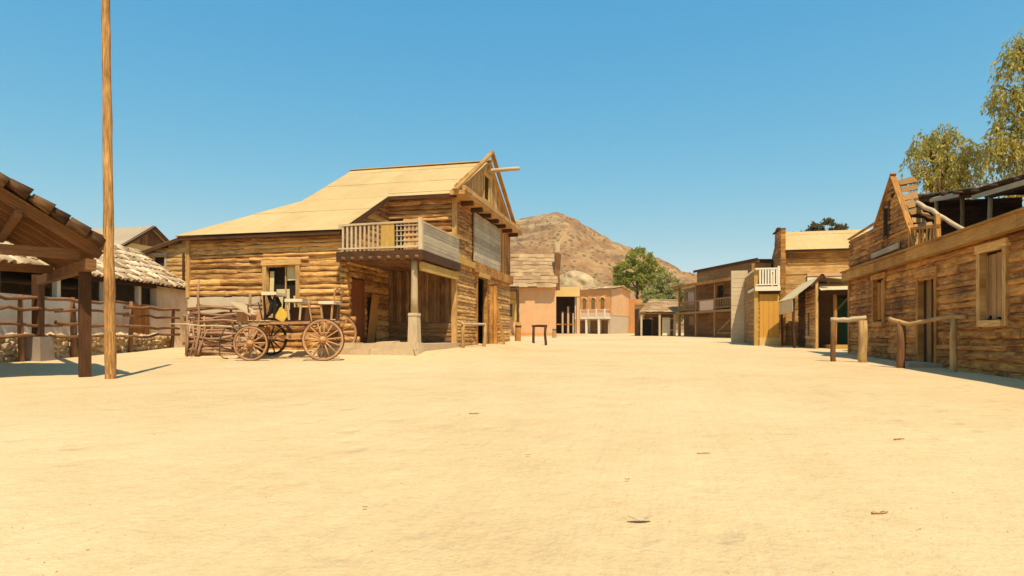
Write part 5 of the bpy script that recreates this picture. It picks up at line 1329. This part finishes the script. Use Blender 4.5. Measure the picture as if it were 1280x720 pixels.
leafy_tree('leafy_tree', 18.8, 84, 3.2, .22, [(17.6, 84, 3.6, 1.6, .9), (18.9, 84, 4.8, 1.6, .9), (19.8, 84.4, 3.2, 1.5, .9)],
           'low olive shrubby tree beside the orange buttress of the red balcony house', 'leafgrey', 60, .32)
leafy_tree('leafy_tree', 29.7, 60, 9, .28, [(29.3, 60, 10.9, 1.25, .75), (30.5, 60, 10.6, 1.1, .7), (28.4, 60.2, 10.5, .9, .6)],
           'dry round treetop showing over the cream sheet roof', 'leafdry', 46, .26)
leafy_tree('leafy_tree', 26.9, 60, 8.6, .16, [(26.7, 60, 10.5, .55, .7)],
           'tiny tuft of treetop left of the dry round one over the cream sheet roof', 'leafdry', 30, .22)

# ================================================================== bits lying on the sand
random.seed(5)
def debris(px, py, L, label, name='twig', curve=0.0, mat='branch', n=3, big=True):
    t = py-420.0; cy = 800.0/(t+13.2); cx = (px-640)/800*cy
    x, y = c2w(cx, cy); g = G(x, y)
    m = MB(); a = R(-.4, .4)
    if name == 'dry_leaf':
        k = 6
        for i in range(k):
            t0 = -1+2*i/k; t1 = -1+2*(i+1)/k
            def P(t, s): return (t*L/2, s*L*.17*(1-abs(t)**2*.8)+.0, .008+abs(t)**1.5*L*.14+abs(s)*.006)
            m.prism([P(t0, -1), P(t1, -1), P(t1, 1), P(t0, 1)], (0, 0, .003))
    else:
        m.log((-L/2, 0, .007), (L/2, R(-.02, .02), .011+curve), .007, .004, .004, 6, 5)
        m.log((0, 0, .008), (L*.3, L*.14, .012), .004, .003, .003, 5, 3)
    o = m.build(name, M[mat], None, space=Matrix.Identity(4)); o.location = (x, y, g); o.rotation_euler = (0, 0, YAW+a*.4)
    o['label'] = label; o['category'] = 'leaf' if name == 'dry_leaf' else 'twig'; return o
debris(800, 653, .125, 'curled dry leaf lying in the sand at the lower middle of the view', 'dry_leaf', mat='palewood')
debris(1101, 644, .10, 'dark twig lying at the lower right of the bare sand')
debris(593, 518, .12, 'small twig lying mid square, left of the middle')
debris(1124, 551, .10, 'small dark twig before the right-hand building, out on the sand')
debris(880, 568, .10, 'thin pale twig lying right of the middle of the square', mat='palewood')
debris(456, 634, .03, 'tiny dark chip lying left of the curled leaf', 'dry_leaf', mat='branch')
debris(660, 571, .04, 'tiny dark chip in the centre of the square', 'dry_leaf', mat='branch')
debris(784, 602, .035, 'tiny dark chip just above the curled leaf', 'dry_leaf', mat='branch')
def pebbles():
    m = MB()
    for i in range(1500):
        cy = 2.4+ (R(0, 1)**1.6)*20; cx = R(-.85, .85)*cy; x, y = c2w(cx, cy); g = G(x, y); r = R(.0015, .0065)*(1+cy*.06)
        vs = [(x+r*R(.8, 1.3), y, g), (x, y+r*R(.8, 1.3), g), (x-r*R(.8, 1.3), y, g), (x, y-r, g), (x+R(-.3, .3)*r, y, g+r*.8)]
        m.add(vs, [(0, 1, 4), (1, 2, 4), (2, 3, 4), (3, 0, 4)], [[(0, 0), (.1, 0), (0, .1)]]*4)
    o = m.build('pebbles', M['stone'], None); o['kind'] = 'stuff'; o['label'] = 'scattered small pebbles and grit on the sand'; o['category'] = 'gravel'
pebbles()

def haze():
    bpy.ops.mesh.primitive_cube_add(size=1)
    o = bpy.context.object; o.name = 'haze'; o.data.name = 'haze'
    o.scale = (1560, 1000, 132); o.location = (50, 330, 66-4)
    m = bpy.data.materials.new('dusty air'); m.use_nodes = True; nt = m.node_tree; nt.nodes.clear()
    out = nt.nodes.new('ShaderNodeOutputMaterial'); v = nt.nodes.new('ShaderNodeVolumePrincipled')
    v.inputs['Color'].default_value = (0.96, 0.86, 0.70, 1); v.inputs['Density'].default_value = HAZE; v.inputs['Anisotropy'].default_value = 0.2
    nt.links.new(v.outputs[0], out.inputs['Volume']); o.data.materials.append(m)
    o['kind'] = 'stuff'; o['label'] = 'thin dusty air over the street and hill'
HAZE = 0.00028
haze()

# ================================================================== camera, light, sky
cam = bpy.data.cameras.new('camera'); co = bpy.data.objects.new('camera', cam); col.objects.link(co)
co.location = (0, 0, 1.0); co.rotation_euler = (math.radians(90), 0, YAW)
cam.sensor_width = 36; cam.lens = 36*F_PX/1280; cam.shift_y = 60/1280; cam.clip_start = 0.05; cam.clip_end = 6000
sc.camera = co
EL = math.radians(62); AZ = math.radians(14)          # light travels away from the viewer and a little to the left
tx, ty = c2w(-math.sin(AZ), math.cos(AZ))
d = Vector((tx*math.cos(EL), ty*math.cos(EL), -math.sin(EL)))
sun = bpy.data.lights.new('sun', 'SUN'); sun.energy = 4.1; sun.angle = math.radians(0.55); sun.color = (1.0, 0.87, 0.66)
so = bpy.data.objects.new('sun', sun); col.objects.link(so); so.rotation_euler = d.to_track_quat('-Z', 'Y').to_euler(); so.location = (0, 0, 30)
w = bpy.data.worlds.new('World'); sc.world = w; w.use_nodes = True; nt = w.node_tree
sky = nt.nodes.new('ShaderNodeTexSky'); sky.sky_type = 'NISHITA'; sky.sun_disc = False
sky.sun_elevation = EL; sky.sun_rotation = math.atan2(-tx, -ty)
sky.air_density = 0.7; sky.dust_density = 0.2; sky.ozone_density = 3.0
sep = nt.nodes.new('ShaderNodeSeparateColor'); cmb = nt.nodes.new('ShaderNodeCombineColor')
nt.links.new(sky.outputs[0], sep.inputs[0])
for k, (pw, gain) in enumerate(((1.52, 0.62), (0.62, 1.72), (0.24, 3.0))):   # clear desert blue, soft towards the horizon
    nt.links.new(mth(nt, 'MULTIPLY', mth(nt, 'POWER', sep.outputs[k], pw), gain), cmb.inputs[k])
nt.links.new(cmb.outputs[0], nt.nodes['Background'].inputs[0]); nt.nodes['Background'].inputs[1].default_value = 0.126
vs_ = sc.view_settings; vs_.view_transform = 'Standard'; vs_.look = 'None'; vs_.gamma = 1; vs_.exposure = 0.51; vs_.use_curve_mapping = False
sc.render.engine = 'CYCLES'; sc.cycles.max_bounces = 6; sc.cycles.use_denoising = True
